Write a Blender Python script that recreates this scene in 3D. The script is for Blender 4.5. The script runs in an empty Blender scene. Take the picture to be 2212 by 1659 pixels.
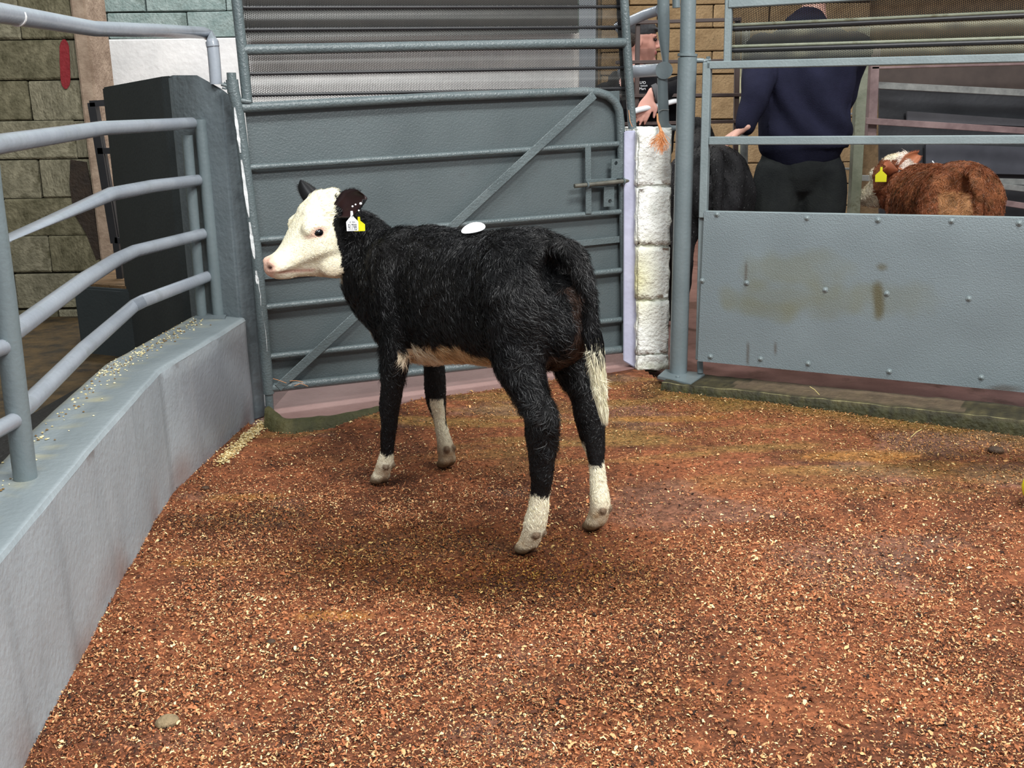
import bpy, bmesh, math, random
import numpy as np
from mathutils import Vector, Matrix, noise as mnoise
random.seed(7); RNG = np.random.default_rng(7)
SC = bpy.context.scene
COL = SC.collection
# ------------------------------------------------------------------ camera, world, lights, exposure
FPX = 2200.0; PITCH = math.radians(15); SROLL = .0146; CROLL = math.sqrt(1 - SROLL**2); CAMH = 1.12
F_ = np.array([0, math.cos(PITCH), -math.sin(PITCH)]); R0_ = np.array([1., 0, 0]); U0_ = np.array([0, math.sin(PITCH), math.cos(PITCH)])
R_ = CROLL*R0_ - SROLL*U0_; U_ = SROLL*R0_ + CROLL*U0_; C_ = np.array([0, 0, CAMH])
cam = bpy.data.cameras.new('camera'); cob = bpy.data.objects.new('camera', cam); COL.objects.link(cob)
cam.sensor_fit = 'HORIZONTAL'; cam.sensor_width = 36; cam.lens = 36*FPX/2212; cam.clip_start = .05
mw = Matrix.Identity(4)
for i in range(3):
    mw[i][0] = R_[i]; mw[i][1] = U_[i]; mw[i][2] = -F_[i]; mw[i][3] = C_[i]
cob.matrix_world = mw; SC.camera = cob
SC.view_settings.view_transform = 'Standard'; SC.view_settings.look = 'None'
SC.view_settings.gamma = 1; SC.view_settings.use_curve_mapping = False
SC.view_settings.exposure = 0.25
w = bpy.data.worlds.new('world'); SC.world = w; w.use_nodes = True
w.node_tree.nodes['Background'].inputs[0].default_value = (.86, .93, 1, 1)
w.node_tree.nodes['Background'].inputs[1].default_value = .33
def lamp(name, loc, target, power, sx, sy, col=(1, 1, 1)):
    l = bpy.data.lights.new(name, 'AREA'); l.shape = 'RECTANGLE'; l.size = sx; l.size_y = sy; l.energy = power; l.color = col
    o = bpy.data.objects.new(name, l); COL.objects.link(o); o.location = loc
    o.rotation_euler = (Vector(target)-Vector(loc)).to_track_quat('-Z', 'Y').to_euler(); return o
lamp('ring_light', (1.5, 1.5, 4.2), (0.1, 2.9, 0), 125, 1.6, .35, (1, .985, .95))
lamp('ring_light', (-.9, .7, 4.3), (-.1, 3.0, .2), 95, 1.6, .35, (.97, .99, 1))
lamp('ring_light', (1.9, -.6, 3.4), (-.5, 2.5, .2), 135, 2.2, .5, (1, 1, 1))  # unseen lamp on the right, added to brighten the low wall's face
lamp('yard_light', (-1.6, 6.6, 4.4), (-1.3, 8.4, .8), 150, 1.6, .4, (.97, .98, 1))
lamp('yard_light', (.6, 7.4, 4.2), (.9, 9.3, .8), 60, 1.2, .3, (1, .9, .75))
lamp('pen_light', (1.3, 5.0, 4.2), (1.6, 4.7, 0), 22, 1.6, .3, (1, .97, .93))

# ------------------------------------------------------------------ helpers
def ray(u, v): return F_ + R_*(u-1106)/FPX - U_*(v-829.5)/FPX
def gz(u, v, z=0.):
    d = ray(u, v); return C_ + d*((z-CAMH)/d[2])
def gy(u, v, y):
    d = ray(u, v); return C_ + d*(y/d[1])
def onplane(u, v, A, B, off=0.):            # vertical plane through ground line A-B, shifted by off along its far normal
    n = np.array([-(B[1]-A[1]), B[0]-A[0], 0.]); n /= np.linalg.norm(n)
    if n[1] < 0: n = -n
    P0 = np.array([A[0], A[1], 0])+n*off; d = ray(u, v); return C_ + d*(np.dot(P0-C_, n)/np.dot(d, n))
def nz(p, s=1., seed=0.):
    return mnoise.noise(Vector((p[0]*s+seed, p[1]*s+seed*1.7, p[2]*s-seed)))
class MB:
    def __init__(s): s.v = []; s.f = []
    def add(s, vs, fs):
        o = len(s.v); s.v += [tuple(map(float, q)) for q in vs]; s.f += [tuple(o+i for i in f) for f in fs]; return s
    def box(s, c, sz, ax=None, bev=0.):
        c = np.array(c, float); ax = np.eye(3) if ax is None else np.array(ax, float); h = np.array(sz, float)/2
        if bev <= 0:
            vs = [c+ax[0]*h[0]*x+ax[1]*h[1]*y+ax[2]*h[2]*z for x in (-1, 1) for y in (-1, 1) for z in (-1, 1)]
            return s.add(vs, [(0, 1, 3, 2), (4, 6, 7, 5), (0, 4, 5, 1), (2, 3, 7, 6), (0, 2, 6, 4), (1, 5, 7, 3)])
        b = bmesh.new(); bmesh.ops.create_cube(b, size=1)
        for v in b.verts: v.co = Vector((v.co.x*sz[0], v.co.y*sz[1], v.co.z*sz[2]))
        bmesh.ops.bevel(b, geom=b.edges[:], offset=bev, segments=1, affect='EDGES')
        vs = [c+ax[0]*v.co.x+ax[1]*v.co.y+ax[2]*v.co.z for v in b.verts]; b.verts.index_update()
        fs = [tuple(v.index for v in f.verts) for f in b.faces]; b.free(); return s.add(vs, fs)
    def tube(s, pts, r, n=14, cap=True, flat=None):
        P = [np.array(p, float) for p in pts]; rs = r if hasattr(r, '__len__') else [r]*len(P)
        T = []
        for i in range(len(P)):
            a = P[i]-P[i-1] if i else P[1]-P[0]; b = P[i+1]-P[i] if i < len(P)-1 else P[-1]-P[-2]
            t = a/np.linalg.norm(a)+b/np.linalg.norm(b); T.append(t/np.linalg.norm(t))
        up = np.array([0, 0, 1.]) if abs(T[0][2]) < .9 else np.array([0, 1., 0])
        X = np.cross(T[0], up); X /= np.linalg.norm(X); vs = []
        for i, p in enumerate(P):
            X = X - T[i]*np.dot(X, T[i]); X /= np.linalg.norm(X); Y = np.cross(T[i], X)
            q = rs[i] if hasattr(rs[i], '__len__') else (rs[i], rs[i])
            for k in range(n):
                a = 2*math.pi*k/n; vs.append(p+X*q[0]*math.cos(a)+Y*q[1]*math.sin(a))
        fs = []
        for i in range(len(P)-1):
            for k in range(n):
                k2 = (k+1) % n; fs.append((i*n+k, i*n+k2, (i+1)*n+k2, (i+1)*n+k))
        if cap: fs += [tuple(range(n))[::-1], tuple((len(P)-1)*n+k for k in range(n))]
        return s.add(vs, fs)
    def prism(s, poly, z0, z1, bev=0):       # plan polygon extruded in z; z1 may be a list
        n = len(poly); z1 = z1 if hasattr(z1, '__len__') else [z1]*n
        vs = [(p[0], p[1], z0) for p in poly]+[(p[0], p[1], z1[i]) for i, p in enumerate(poly)]
        fs = [tuple(range(n))[::-1], tuple(range(n, 2*n))]+[(i, (i+1) % n, n+(i+1) % n, n+i) for i in range(n)]
        return s.add(vs, fs)
    def disc(s, c, nrm, r, t, n=10):         # short cylinder (bolt head, plate)
        c = np.array(c, float); nrm = np.array(nrm, float)/np.linalg.norm(nrm); return s.tube([c, c+nrm*t*.6, c+nrm*t], [r, r*.95, r*.55], n)
def wloc(o):
    v = Vector((0, 0, 0))
    while o: v += o.location; o = o.parent
    return v
def finish(ob, parent=None, smooth=False):
    COL.objects.link(ob)
    if parent: ob.parent = parent
    return ob
def obj(name, mb, mat, parent=None, smooth=None, kind=None, label=None, bevel=0, ang=40):
    me = bpy.data.meshes.new(name); off = wloc(parent) if parent else Vector((0, 0, 0))
    me.from_pydata([(a-off.x, b-off.y, c-off.z) for a, b, c in mb.v], [], mb.f)
    bm = bmesh.new(); bm.from_mesh(me); bmesh.ops.recalc_face_normals(bm, faces=bm.faces)
    if bevel: bmesh.ops.bevel(bm, geom=bm.edges[:], offset=bevel, segments=2, affect='EDGES', clamp_overlap=True)
    bm.to_mesh(me); bm.free()
    if mat: me.materials.append(mat)
    if smooth: me.shade_smooth(); me.set_sharp_from_angle(angle=math.radians(ang))
    o = finish(bpy.data.objects.new(name, me), parent)
    if kind: o['kind'] = kind
    if label: o['label'] = label
    return o
def tag(o, label, cat, group=None, kind=None):
    if label: o['label'] = label
    if cat: o['category'] = cat
    if group: o['group'] = group
    if kind: o['kind'] = kind
    return o
def thing(name, label, cat, loc=(0, 0, 0), group=None):
    o = bpy.data.objects.new(name, None); o.empty_display_size = .05; COL.objects.link(o); o.location = Vector(loc); return tag(o, label, cat, group)
def mesh_np(name, V, faces, mat, parent=None, cols=None, smooth=False, kind=None):
    """faces: (n,4) and/or (n,3) index arrays"""
    V = np.asarray(V, np.float32)
    if parent is not None: V = V-np.array(wloc(parent), np.float32)
    me = bpy.data.meshes.new(name); fl = [f for f in faces if len(f)]
    loops = np.concatenate([f.ravel() for f in fl]).astype(np.int32); cnt = np.concatenate([np.full(len(f), f.shape[1]) for f in fl]).astype(np.int32)
    me.vertices.add(len(V)); me.vertices.foreach_set('co', V.ravel()); me.loops.add(len(loops)); me.loops.foreach_set('vertex_index', loops)
    me.polygons.add(len(cnt)); me.polygons.foreach_set('loop_start', np.concatenate([[0], np.cumsum(cnt)[:-1]]).astype(np.int32))
    try: me.polygons.foreach_set('loop_total', cnt)
    except Exception: pass
    me.update(calc_edges=True)
    if cols is not None:
        at = me.color_attributes.new('col', 'FLOAT_COLOR', 'POINT'); c4 = np.ones((len(V), 4), np.float32); c4[:, :3] = cols; at.data.foreach_set('color', c4.ravel())
    if mat: me.materials.append(mat)
    if smooth: me.polygons.foreach_set('use_smooth', np.ones(len(cnt), bool))
    o = finish(bpy.data.objects.new(name, me), parent)
    if kind: o['kind'] = kind
    return o
def srgb(r, g, b): return tuple(((c/255)/12.92 if c/255 <= .04045 else ((c/255+.055)/1.055)**2.4) for c in (r, g, b))
def S3(*c): return np.array(srgb(*c))
# ------------------------------------------------------------------ materials
def mk(name, c1, c2=None, scale=6., rough=.5, bump=0., bscale=60., metal=0., attr=False, spec=.5, c3=None, s3=2., stretch=(1, 1, 1), coat=0., bdet=4, attrmix=0.):
    m = bpy.data.materials.new(name); m.use_nodes = True; N = m.node_tree.nodes; L = m.node_tree.links; B = N['Principled BSDF']
    B.inputs['Roughness'].default_value = rough; B.inputs['Metallic'].default_value = metal; B.inputs['Specular IOR Level'].default_value = spec
    if coat: B.inputs['Coat Weight'].default_value = coat; B.inputs['Coat Roughness'].default_value = .3
    tc = N.new('ShaderNodeTexCoord'); mp = N.new('ShaderNodeMapping'); mp.inputs['Scale'].default_value = stretch; L.new(tc.outputs['Object'], mp.inputs[0])
    last = None
    if c2 is None and not attr: B.inputs['Base Color'].default_value = (*c1, 1)
    if c2 is not None:
        n = N.new('ShaderNodeTexNoise'); n.inputs['Scale'].default_value = scale; n.inputs['Detail'].default_value = 6; n.inputs['Roughness'].default_value = .62; L.new(mp.outputs[0], n.inputs[0])
        r = N.new('ShaderNodeValToRGB'); r.color_ramp.elements[0].position = .34; r.color_ramp.elements[1].position = .66
        r.color_ramp.elements[0].color = (*c1, 1); r.color_ramp.elements[1].color = (*c2, 1); L.new(n.outputs[0], r.inputs[0]); last = r.outputs[0]
        if c3 is not None:
            n3 = N.new('ShaderNodeTexNoise'); n3.inputs['Scale'].default_value = s3; n3.inputs['Detail'].default_value = 8; n3.inputs['Roughness'].default_value = .7; L.new(mp.outputs[0], n3.inputs[0])
            r3 = N.new('ShaderNodeValToRGB'); r3.color_ramp.elements[0].position = .55; r3.color_ramp.elements[1].position = .68; L.new(n3.outputs[0], r3.inputs[0])
            mx = N.new('ShaderNodeMixRGB'); mx.inputs[2].default_value = (*c3, 1); L.new(r3.outputs[0], mx.inputs[0]); L.new(last, mx.inputs[1]); last = mx.outputs[0]
    if attr:
        a = N.new('ShaderNodeAttribute'); a.attribute_name = 'col'
        if last is not None:
            mx = N.new('ShaderNodeMixRGB'); mx.blend_type = 'MULTIPLY'; mx.inputs[0].default_value = 1; L.new(a.outputs[0], mx.inputs[1]); L.new(last, mx.inputs[2]); last = mx.outputs[0]
        else: last = a.outputs[0]
    if last is not None: L.new(last, B.inputs['Base Color'])
    if bump:
        nb = N.new('ShaderNodeTexNoise'); nb.inputs['Scale'].default_value = bscale; nb.inputs['Detail'].default_value = bdet; L.new(mp.outputs[0], nb.inputs[0])
        bp = N.new('ShaderNodeBump'); bp.inputs['Strength'].default_value = bump; bp.inputs['Distance'].default_value = .01; L.new(nb.outputs[0], bp.inputs['Height']); L.new(bp.outputs[0], B.inputs['Normal'])
    return m
g = S3
M_gate = mk('gate_paint', g(86, 97, 99), g(100, 111, 113), 5, .27, .35, 130, c3=g(108, 117, 118), s3=3)
M_sheet = mk('gate_sheet_paint', g(80, 90, 92), g(90, 100, 102), 3, .42, .22, 160, c3=g(84, 92, 94), s3=12)
M_tube = mk('tube_paint', g(102, 114, 117), g(114, 126, 129), 4, .33, .12, 90)
M_rail = mk('rail_paint', g(142, 149, 158), g(156, 163, 171), 5, .22, .10, 70, c3=g(140, 147, 152), s3=6)
M_box = mk('box_section_paint', g(118, 130, 132), g(130, 142, 144), 8, .4, .15, 120)
M_panel = mk('panel_paint', (.92, .92, .92), (1, 1, 1), 5, .36, .3, 210, attr=True, bdet=2)
M_wallp = mk('wall_paint', (.86, .87, .88), (1, 1, 1), 4, .5, .25, 60, attr=True)
M_pillar = mk('pillar_paint', g(100, 110, 114), g(112, 122, 126), 4, .5, .35, 50)
M_dark = mk('dark_partition_paint', g(48, 55, 57), g(54, 61, 62), 3, .8, .2, 70)
M_block = mk('grimy_block', g(108, 104, 84), g(156, 150, 126), 14, .9, 1., 55, c3=g(84, 80, 58), s3=6)
M_blockd = mk('mossy_block', g(84, 80, 58), g(136, 130, 104), 12, .9, 1., 55, c3=g(60, 56, 36), s3=5)
M_mortar = mk('old_mortar', g(98, 94, 76), g(128, 122, 100), 14, .95, .6, 60)
M_jambp = mk('pinkish_render', g(134, 114, 96), g(170, 150, 130), 12, .9, .6, 60)
M_green = mk('pale_green_block', g(112, 130, 126), g(148, 162, 158), 12, .8, .9, 60, c3=g(98, 112, 106), s3=5)
M_greenm = mk('pale_green_mortar', g(90, 108, 104), g(118, 134, 128), 12, .9, .4, 60)
M_white = mk('white_render', g(205, 205, 203), g(226, 225, 222), 3, .8, .5, 25)
M_brown = mk('sandy_block', g(126, 104, 74), g(160, 136, 102), 10, .9, .8, 60, c3=g(104, 86, 60), s3=5)
M_brownm = mk('sandy_mortar', g(100, 82, 58), g(126, 104, 76), 14, .95, .5, 60)
M_wblock = mk('limewashed_block', (.86, .86, .83), (1, 1, 1), 9, .8, .9, 75, attr=True)
M_lav = mk('lavender_render', g(172, 174, 196), g(188, 190, 210), 4, .7, .3, 30)
M_black = mk('black_steel', g(26, 27, 30), g(36, 37, 40), 6, .5)
M_brownst = mk('brown_steel', g(56, 42, 38), g(72, 55, 50), 6, .5)
M_galv = mk('galvanised', g(118, 120, 118), g(150, 152, 148), 20, .45, .1, 60, metal=.3)
M_galvd = mk('mossy_galvanised', g(108, 114, 96), g(134, 138, 120), 9, .6, .2, 60, c3=g(84, 82, 56), s3=8)
M_pinkst = mk('ruddy_steel', g(104, 84, 84), g(140, 118, 116), 9, .5, .1, 60)
M_penwall = mk('pen_sheet', g(40, 42, 46), g(54, 56, 60), 4, .6, .2, 40)
M_attr = mk('attr_matte', (0, 0, 0), attr=True, rough=.75)
M_floor = mk('yard_concrete', g(104, 72, 66), g(136, 100, 92), 4, .55, .5, 40, c3=g(84, 56, 46), s3=6)
M_thresh = mk('pink_threshold', g(136, 104, 98), g(156, 124, 118), 5, .6, .35, 60)
M_bed = mk('sawdust', (.42, .40, .38), (1.2, 1.18, 1.16), 55, .8, 1., 90, attr=True, spec=.25)
M_chip = mk('shavings', (0, 0, 0), attr=True, rough=.7, spec=.2)
M_moss = mk('mossy_concrete', (.7, .7, .66), (1.15, 1.15, 1.1), 20, .75, .9, 60, attr=True)
M_skin = mk('skin', g(206, 158, 140), g(220, 172, 154), 12, .5, .1, 80)
M_navy = mk('navy_fleece', g(27, 28, 42), g(37, 38, 56), 5, .95, .3, 200, spec=.1)
M_trouser = mk('grey_trousers', g(34, 36, 38), g(50, 53, 52), 5, .95, .3, 150, spec=.1)
M_blk = mk('black_cloth', g(17, 17, 20), g(25, 25, 29), 8, .9, .2, 120, spec=.15)
M_hair = mk('dark_hair', g(38, 28, 22), g(56, 42, 32), 60, .6, .5, 120)
M_rubber = mk('black_rubber', g(20, 20, 20), g(28, 28, 28), 6, .35)
M_whitep = mk('white_plastic', g(236, 238, 240), rough=.4)
M_yellow = mk('yellow_plastic', g(228, 222, 30), rough=.35)
M_ink = mk('black_ink', g(30, 30, 32), rough=.6)
M_inkw = mk('white_ink', g(225, 225, 228), rough=.7)
M_red = mk('red_paint', g(128, 26, 34), g(146, 40, 46), 30, .7, .4, 80)
M_wpaint = mk('white_paint', g(222, 226, 226), g(240, 242, 242), 20, .6, .3, 60)
M_twine = mk('orange_twine', g(196, 124, 74), g(222, 160, 108), 30, .8)
M_eye = mk('eye_black', (.004, .004, .006), rough=.08)
M_skinc = mk('calf_skin', (0, 0, 0), attr=True, rough=.75, spec=.25, bump=.3, bscale=120)
M_fur = mk('calf_fur', (0, 0, 0), attr=True, rough=.38, spec=.30)
M_horn = mk('hoof_horn', g(70, 56, 38), g(120, 100, 70), 30, .6, .4, 80)
def lath_mat(rad=.36):
    m = bpy.data.materials.new('perforated_steel'); m.use_nodes = True; N = m.node_tree.nodes; L = m.node_tree.links; B = N['Principled BSDF']
    B.inputs['Roughness'].default_value = .38; B.inputs['Metallic'].default_value = .25
    a = N.new('ShaderNodeAttribute'); a.attribute_name = 'col'; L.new(a.outputs[0], B.inputs['Base Color'])
    u = N.new('ShaderNodeUVMap'); u.uv_map = 'UVMap'; v = N.new('ShaderNodeTexVoronoi'); v.voronoi_dimensions = '2D'; v.inputs['Scale'].default_value = 1; v.inputs['Randomness'].default_value = 0
    L.new(u.outputs[0], v.inputs['Vector']); mt = N.new('ShaderNodeMath'); mt.operation = 'GREATER_THAN'; mt.inputs[1].default_value = rad
    L.new(v.outputs['Distance'], mt.inputs[0]); L.new(mt.outputs[0], B.inputs['Alpha']); return m
M_lath = lath_mat(.385); M_lath2 = lath_mat(.27)
# ------------------------------------------------------------------ floors
def seg_d(P, A, B):
    A = np.array(A[:2]); B = np.array(B[:2]); d = B-A; t = np.clip(((P-A)@d)/(d@d), 0, 1); return np.linalg.norm(P-(A+t[..., None]*d), axis=-1)
def vnoise(X, Y, s, seed):
    """smooth value noise on arrays"""
    r = np.random.default_rng(seed).random((256, 256)); x = X*s+50; y = Y*s+50; xi = np.floor(x).astype(int); yi = np.floor(y).astype(int)
    fx = x-xi; fy = y-yi; fx = fx*fx*(3-2*fx); fy = fy*fy*(3-2*fy); a = lambda i, j: r[(xi+i) % 256, (yi+j) % 256]
    return (a(0, 0)*(1-fx)+a(1, 0)*fx)*(1-fy)+(a(0, 1)*(1-fx)+a(1, 1)*fx)*fy
def fbm(X, Y, s, seed, o=4):
    t = 0; amp = .5; n = 0
    for i in range(o): t = t+amp*vnoise(X, Y, s*2**i, seed+i); n += amp; amp *= .55
    return t/n
def sm(a, b, x): t = np.clip((x-a)/(b-a), 0, 1); return t*t*(3-2*t)
ob = obj('floor', MB().add([(-6, -2.5, -.015), (6, -2.5, -.015), (6, 12, -.015), (-6, 12, -.015)], [(0, 1, 2, 3)]), M_floor, kind='structure')
KA = np.array([.66, 3.98]); KB = np.array([2.6, 2.90])           # inner foot of the right kerb
TH = [gz(*q) for q in [(572, 922), (615, 934), (721, 926), (800, 908), (900, 884), (1050, 862), (1200, 838), (1300, 826), (1385, 812)]]  # edge of the threshold
def bed_h(X, Y):
    P = np.stack([X, Y], -1); h = .006*(fbm(X, Y, 3, 3)-.5)+.006*(fbm(X, Y, 25, 9, 3)-.5)
    dk = seg_d(P, KA, KB); h = h+.022*np.exp(-(dk/.16)**2)*np.clip(1.9-X, .1, 1)
    dt = np.min([seg_d(P, TH[i], TH[i+1]) for i in range(3, 8)], 0); h = h+.028*np.exp(-(dt/.16)**2)
    return h
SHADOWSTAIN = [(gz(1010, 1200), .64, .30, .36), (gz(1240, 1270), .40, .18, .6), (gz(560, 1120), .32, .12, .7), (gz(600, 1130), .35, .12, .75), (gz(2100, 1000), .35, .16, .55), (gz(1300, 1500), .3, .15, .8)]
def bed_col(X, Y, H=None):
    c = np.ones(X.shape+(3,))*g(140, 84, 54)
    def mixc(c, k, m): return c*(1-m[..., None])+k*m[..., None]
    n1 = fbm(X, Y, 1.6, 21); n2 = fbm(X, Y, 5, 31); n3 = fbm(X*.6, Y*2.2, 4, 41)
    c = mixc(c, g(98, 58, 38), sm(.42, .62, n2)*.85)
    c = mixc(c, g(162, 98, 64), sm(.52, .66, n1)*.7)
    c = mixc(c, g(150, 116, 66), sm(.45, .68, n3)*sm(2.9, 3.5, Y+.3*X)*.85)
    c = mixc(c, g(120, 96, 44), sm(.2, .03, seg_d(np.stack([X, Y], -1), KA, KB)+.12*(n2-.5))*.85)
    c = mixc(c, g(124, 100, 88), sm(.60, .70, fbm(X*.7, Y*1.5, 3.2, 77))*.45)       # bare concrete glimpsed between
    for P, rx, ry, k in SHADOWSTAIN:                                              # damp, trodden litter with the calf's floor shadow painted in
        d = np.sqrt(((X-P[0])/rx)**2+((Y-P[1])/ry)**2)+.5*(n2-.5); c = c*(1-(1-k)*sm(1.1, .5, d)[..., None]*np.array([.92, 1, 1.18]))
    for (u, v, rx, ry) in [(525, 1075, .16, .05), (1850, 985, .28, .07), (1420, 905, .3, .05), (450, 1215, .12, .04), (720, 1330, .1, .03)]:
        P = gz(u, v); d = np.sqrt(((X-P[0])/rx)**2+((Y-P[1])/ry)**2)+.7*(n2-.5); c = mixc(c, g(176, 124, 62), sm(1.1, .4, d)*.75)
    c = c*(.52+.96*fbm(X, Y, 45, 91, 3))[..., None]*(.8+.4*fbm(X*.8, Y*1.3, 14, 95, 3))[..., None]
    return c
xs = np.arange(-1.15, 2.6, .0125); ys = np.arange(.9, 4.35, .0125); X, Y = np.meshgrid(xs, ys, indexing='ij')
RING = [(-1.02, 3.70), (-1.03, 3.25), (-1.07, 2.95), (-1.03, 2.5), (-.97, 2.05), (-.90, 1.6), (-.80, .9), (2.55, .9), (2.55, 2.95), (.66, 4.02), tuple(TH[-1][:2]+[0, .06])]+[tuple(p[:2]+[0, .05 if k < 5 else -.018]) for k, p in enumerate(TH[::-1])]
def inpoly(X, Y, P):
    r = np.zeros(X.shape, bool); n = len(P)
    for i in range(n):
        x1, y1 = P[i]; x2, y2 = P[(i+1) % n]
        if y1 == y2: continue
        c = ((y1 > Y) != (y2 > Y)) & (X < (x2-x1)*(Y-y1)/(y2-y1)+x1); r ^= c
    return r
H = bed_h(X, Y); ok = inpoly(X, Y, RING); idx = np.arange(X.size).reshape(X.shape)
fm = ok[:-1, :-1] & ok[1:, 1:]; Fq = np.stack([idx[:-1, :-1][fm], idx[1:, :-1][fm], idx[1:, 1:][fm], idx[:-1, 1:][fm]], -1)
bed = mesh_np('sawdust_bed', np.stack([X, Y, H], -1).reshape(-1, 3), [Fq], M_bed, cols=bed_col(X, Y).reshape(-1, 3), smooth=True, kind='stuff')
tag(bed, 'reddish brown sawdust and muck covering the ring floor', 'sawdust')
# shavings
def shavings(n):
    x = RNG.uniform(-1.1, 2.3, n*3); y = 4.2-3.1*RNG.beta(1.25, 1.0, n*3)
    ok = inpoly(x, y, RING) & (abs(x) < .56*y+.25); x = x[ok]; y = y[ok]
    dens = .45+.55*sm(.38, .56, fbm(x, y, 2.2, 55)); dens *= .38+.62*sm(3.3, 2.2, y+.35*x)
    dens *= .5+.5*sm(.35, .6, fbm(x, y, 9, 66)); dens = np.maximum(dens, .12)
    dk = seg_d(np.stack([x, y], -1), KA, KB); dens = np.where(dk < .25, np.maximum(dens, .4), dens)
    ok = RNG.random(len(x)) < dens; x = x[ok][:n]; y = y[ok][:n]; n = len(x)
    z = bed_h(x, y)+RNG.uniform(-.001, .006, n); th = RNG.uniform(0, 2*np.pi, n)
    ln = RNG.lognormal(math.log(.0046), .45, n).clip(.002, .016); wd = ln*RNG.uniform(.2, .7, n)
    t1 = RNG.normal(0, .35, n); t2 = RNG.normal(0, .35, n)
    ax = np.stack([np.cos(th)*np.cos(t1), np.sin(th)*np.cos(t1), np.sin(t1)], -1)
    ay = np.stack([-np.sin(th)*np.cos(t2), np.cos(th)*np.cos(t2), np.sin(t2)], -1)
    c = np.stack([x, y, z], -1); curl = (ln*RNG.uniform(-.15, .5, n))
    up = np.array([0, 0, 1.]); V = np.zeros((n, 6, 3))
    for k, (a, b, q) in enumerate([(-1, -.8, 0), (-1, .6, 0), (0, -1, 1), (0, 1, 1), (1, -.5, 0), (1, .7, 0)]):
        jit = RNG.uniform(.6, 1.2, (n, 1))
        V[:, k] = c+ax*(a*ln*.5)[:, None]*jit+ay*(b*wd*.5)[:, None]*jit+up*(q*curl*.6)[:, None]
    pal = np.array([g(184, 120, 80), g(160, 96, 60), g(122, 72, 46), g(216, 166, 116), g(246, 218, 162), g(82, 48, 32), g(40, 26, 20)])
    far = sm(2.4, 3.6, y); p0 = np.array([.19, .18, .17, .15, .08, .14, .09]); ci = RNG.choice(7, n, p=p0/p0.sum()); col = pal[ci]*RNG.uniform(.8, 1.15, (n, 1))
    yk = sm(3.1, 3.7, y+.35*x); col = col*(1-yk[:, None]*.35)+yk[:, None]*.35*g(150, 120, 66)
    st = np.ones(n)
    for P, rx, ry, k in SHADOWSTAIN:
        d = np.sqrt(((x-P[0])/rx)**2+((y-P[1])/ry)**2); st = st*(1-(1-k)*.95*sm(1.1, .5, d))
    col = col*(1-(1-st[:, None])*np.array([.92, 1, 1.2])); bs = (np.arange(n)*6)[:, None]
    F = np.concatenate([bs+np.array([[0, 2, 3, 1]]), bs+np.array([[2, 4, 5, 3]])])
    return mesh_np('wood_shavings', V.reshape(-1, 3), [F], M_chip, cols=np.repeat(col, 6, 0), kind='stuff')
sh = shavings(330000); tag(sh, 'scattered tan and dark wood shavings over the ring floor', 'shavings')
def stones():
    pass
# clods of muck that can be told apart
def clod(u, v, r, col, lab, name='muck_clod', cat='clod'):
    P = gz(u, v, .005); bm = bmesh.new(); bmesh.ops.create_icosphere(bm, subdivisions=3, radius=r)
    for q in bm.verts:
        k = 1+.35*mnoise.noise(q.co*60/ (r/.02)*.5+Vector((u, v, 0))); q.co = Vector((q.co.x*k, q.co.y*k*.9, q.co.z*k*.55))
    me = bpy.data.meshes.new(name); bm.to_mesh(me); bm.free(); me.shade_smooth()
    me.materials.append(col); o = finish(bpy.data.objects.new(name, me)); o.location = (P[0], P[1], float(bed_h(np.array(P[0]), np.array(P[1])))+r*.3); tag(o, lab, cat)
M_clod = mk('muck', g(52, 38, 28), g(84, 62, 42), 40, .7, .6, 120)
M_clodg = mk('grey_muck', g(120, 104, 76), g(150, 130, 98), 40, .8, .6, 120)
clod(360, 1560, .020, M_clodg, 'pale grey-brown clod in the litter at the lower left of the ring floor')
clod(2152, 975, .026, M_clod, 'dark brown clod by the mossy kerb at the right edge of the ring')
clod(443, 1053, .012, M_clod, 'small dark clod close to the grey low wall, left of the standing calf')
clod(585, 1385, .010, M_clod, 'small dark clod in the litter in front of the low wall')
# threshold slab behind the centre gate
poly = [tuple(p[:2]+np.array([0, .046 if k < 5 else .03])) for k, p in enumerate(TH)]+[(.72, 4.75), (-.9, 4.6)]
mb = MB().prism(poly, -.02, .03)
ts = obj('trim_1', mb, M_thresh, kind='structure')
# mossy lip of the threshold on the left
def lip():
    V = []; Fc = []; C = []; pts = TH[:5]; m = 60; n = 7
    arr = np.array([p[:2] for p in pts]); t = np.linspace(0, len(arr)-1, m)
    for i, tt in enumerate(t):
        k = min(int(tt), len(arr)-2); p = arr[k]*(1-(tt-k))+arr[k+1]*(tt-k)
        for j in range(n):
            s_ = j/(n-1); hump = .010*math.exp(-((i/m-.02)/.12)**2)
            yy = p[1]-.022+.075*s_; zz = -.012+(.048+hump*3)*math.sin(min(1, s_*1.9)*math.pi/2)*min(1, (m-i)/14)+.004*nz((p[0], yy, 0), 25)
            V.append((p[0]+.006*nz((p[0], yy, 3), 30), yy, zz)); q = .5+.5*nz((p[0], yy, 0), 14); C.append(g(52, 56, 28)*(1-q*.6)+g(120, 110, 70)*q*.6*(1 if i/m < .3 else .6))
    for i in range(m-1):
        for j in range(n-1): Fc.append((i*n+j, (i+1)*n+j, (i+1)*n+j+1, i*n+j+1))
    o = mesh_np('trim_2', V, [np.array(Fc)], M_moss, cols=np.array(C), smooth=True); o['kind'] = 'structure'
lip()
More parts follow.
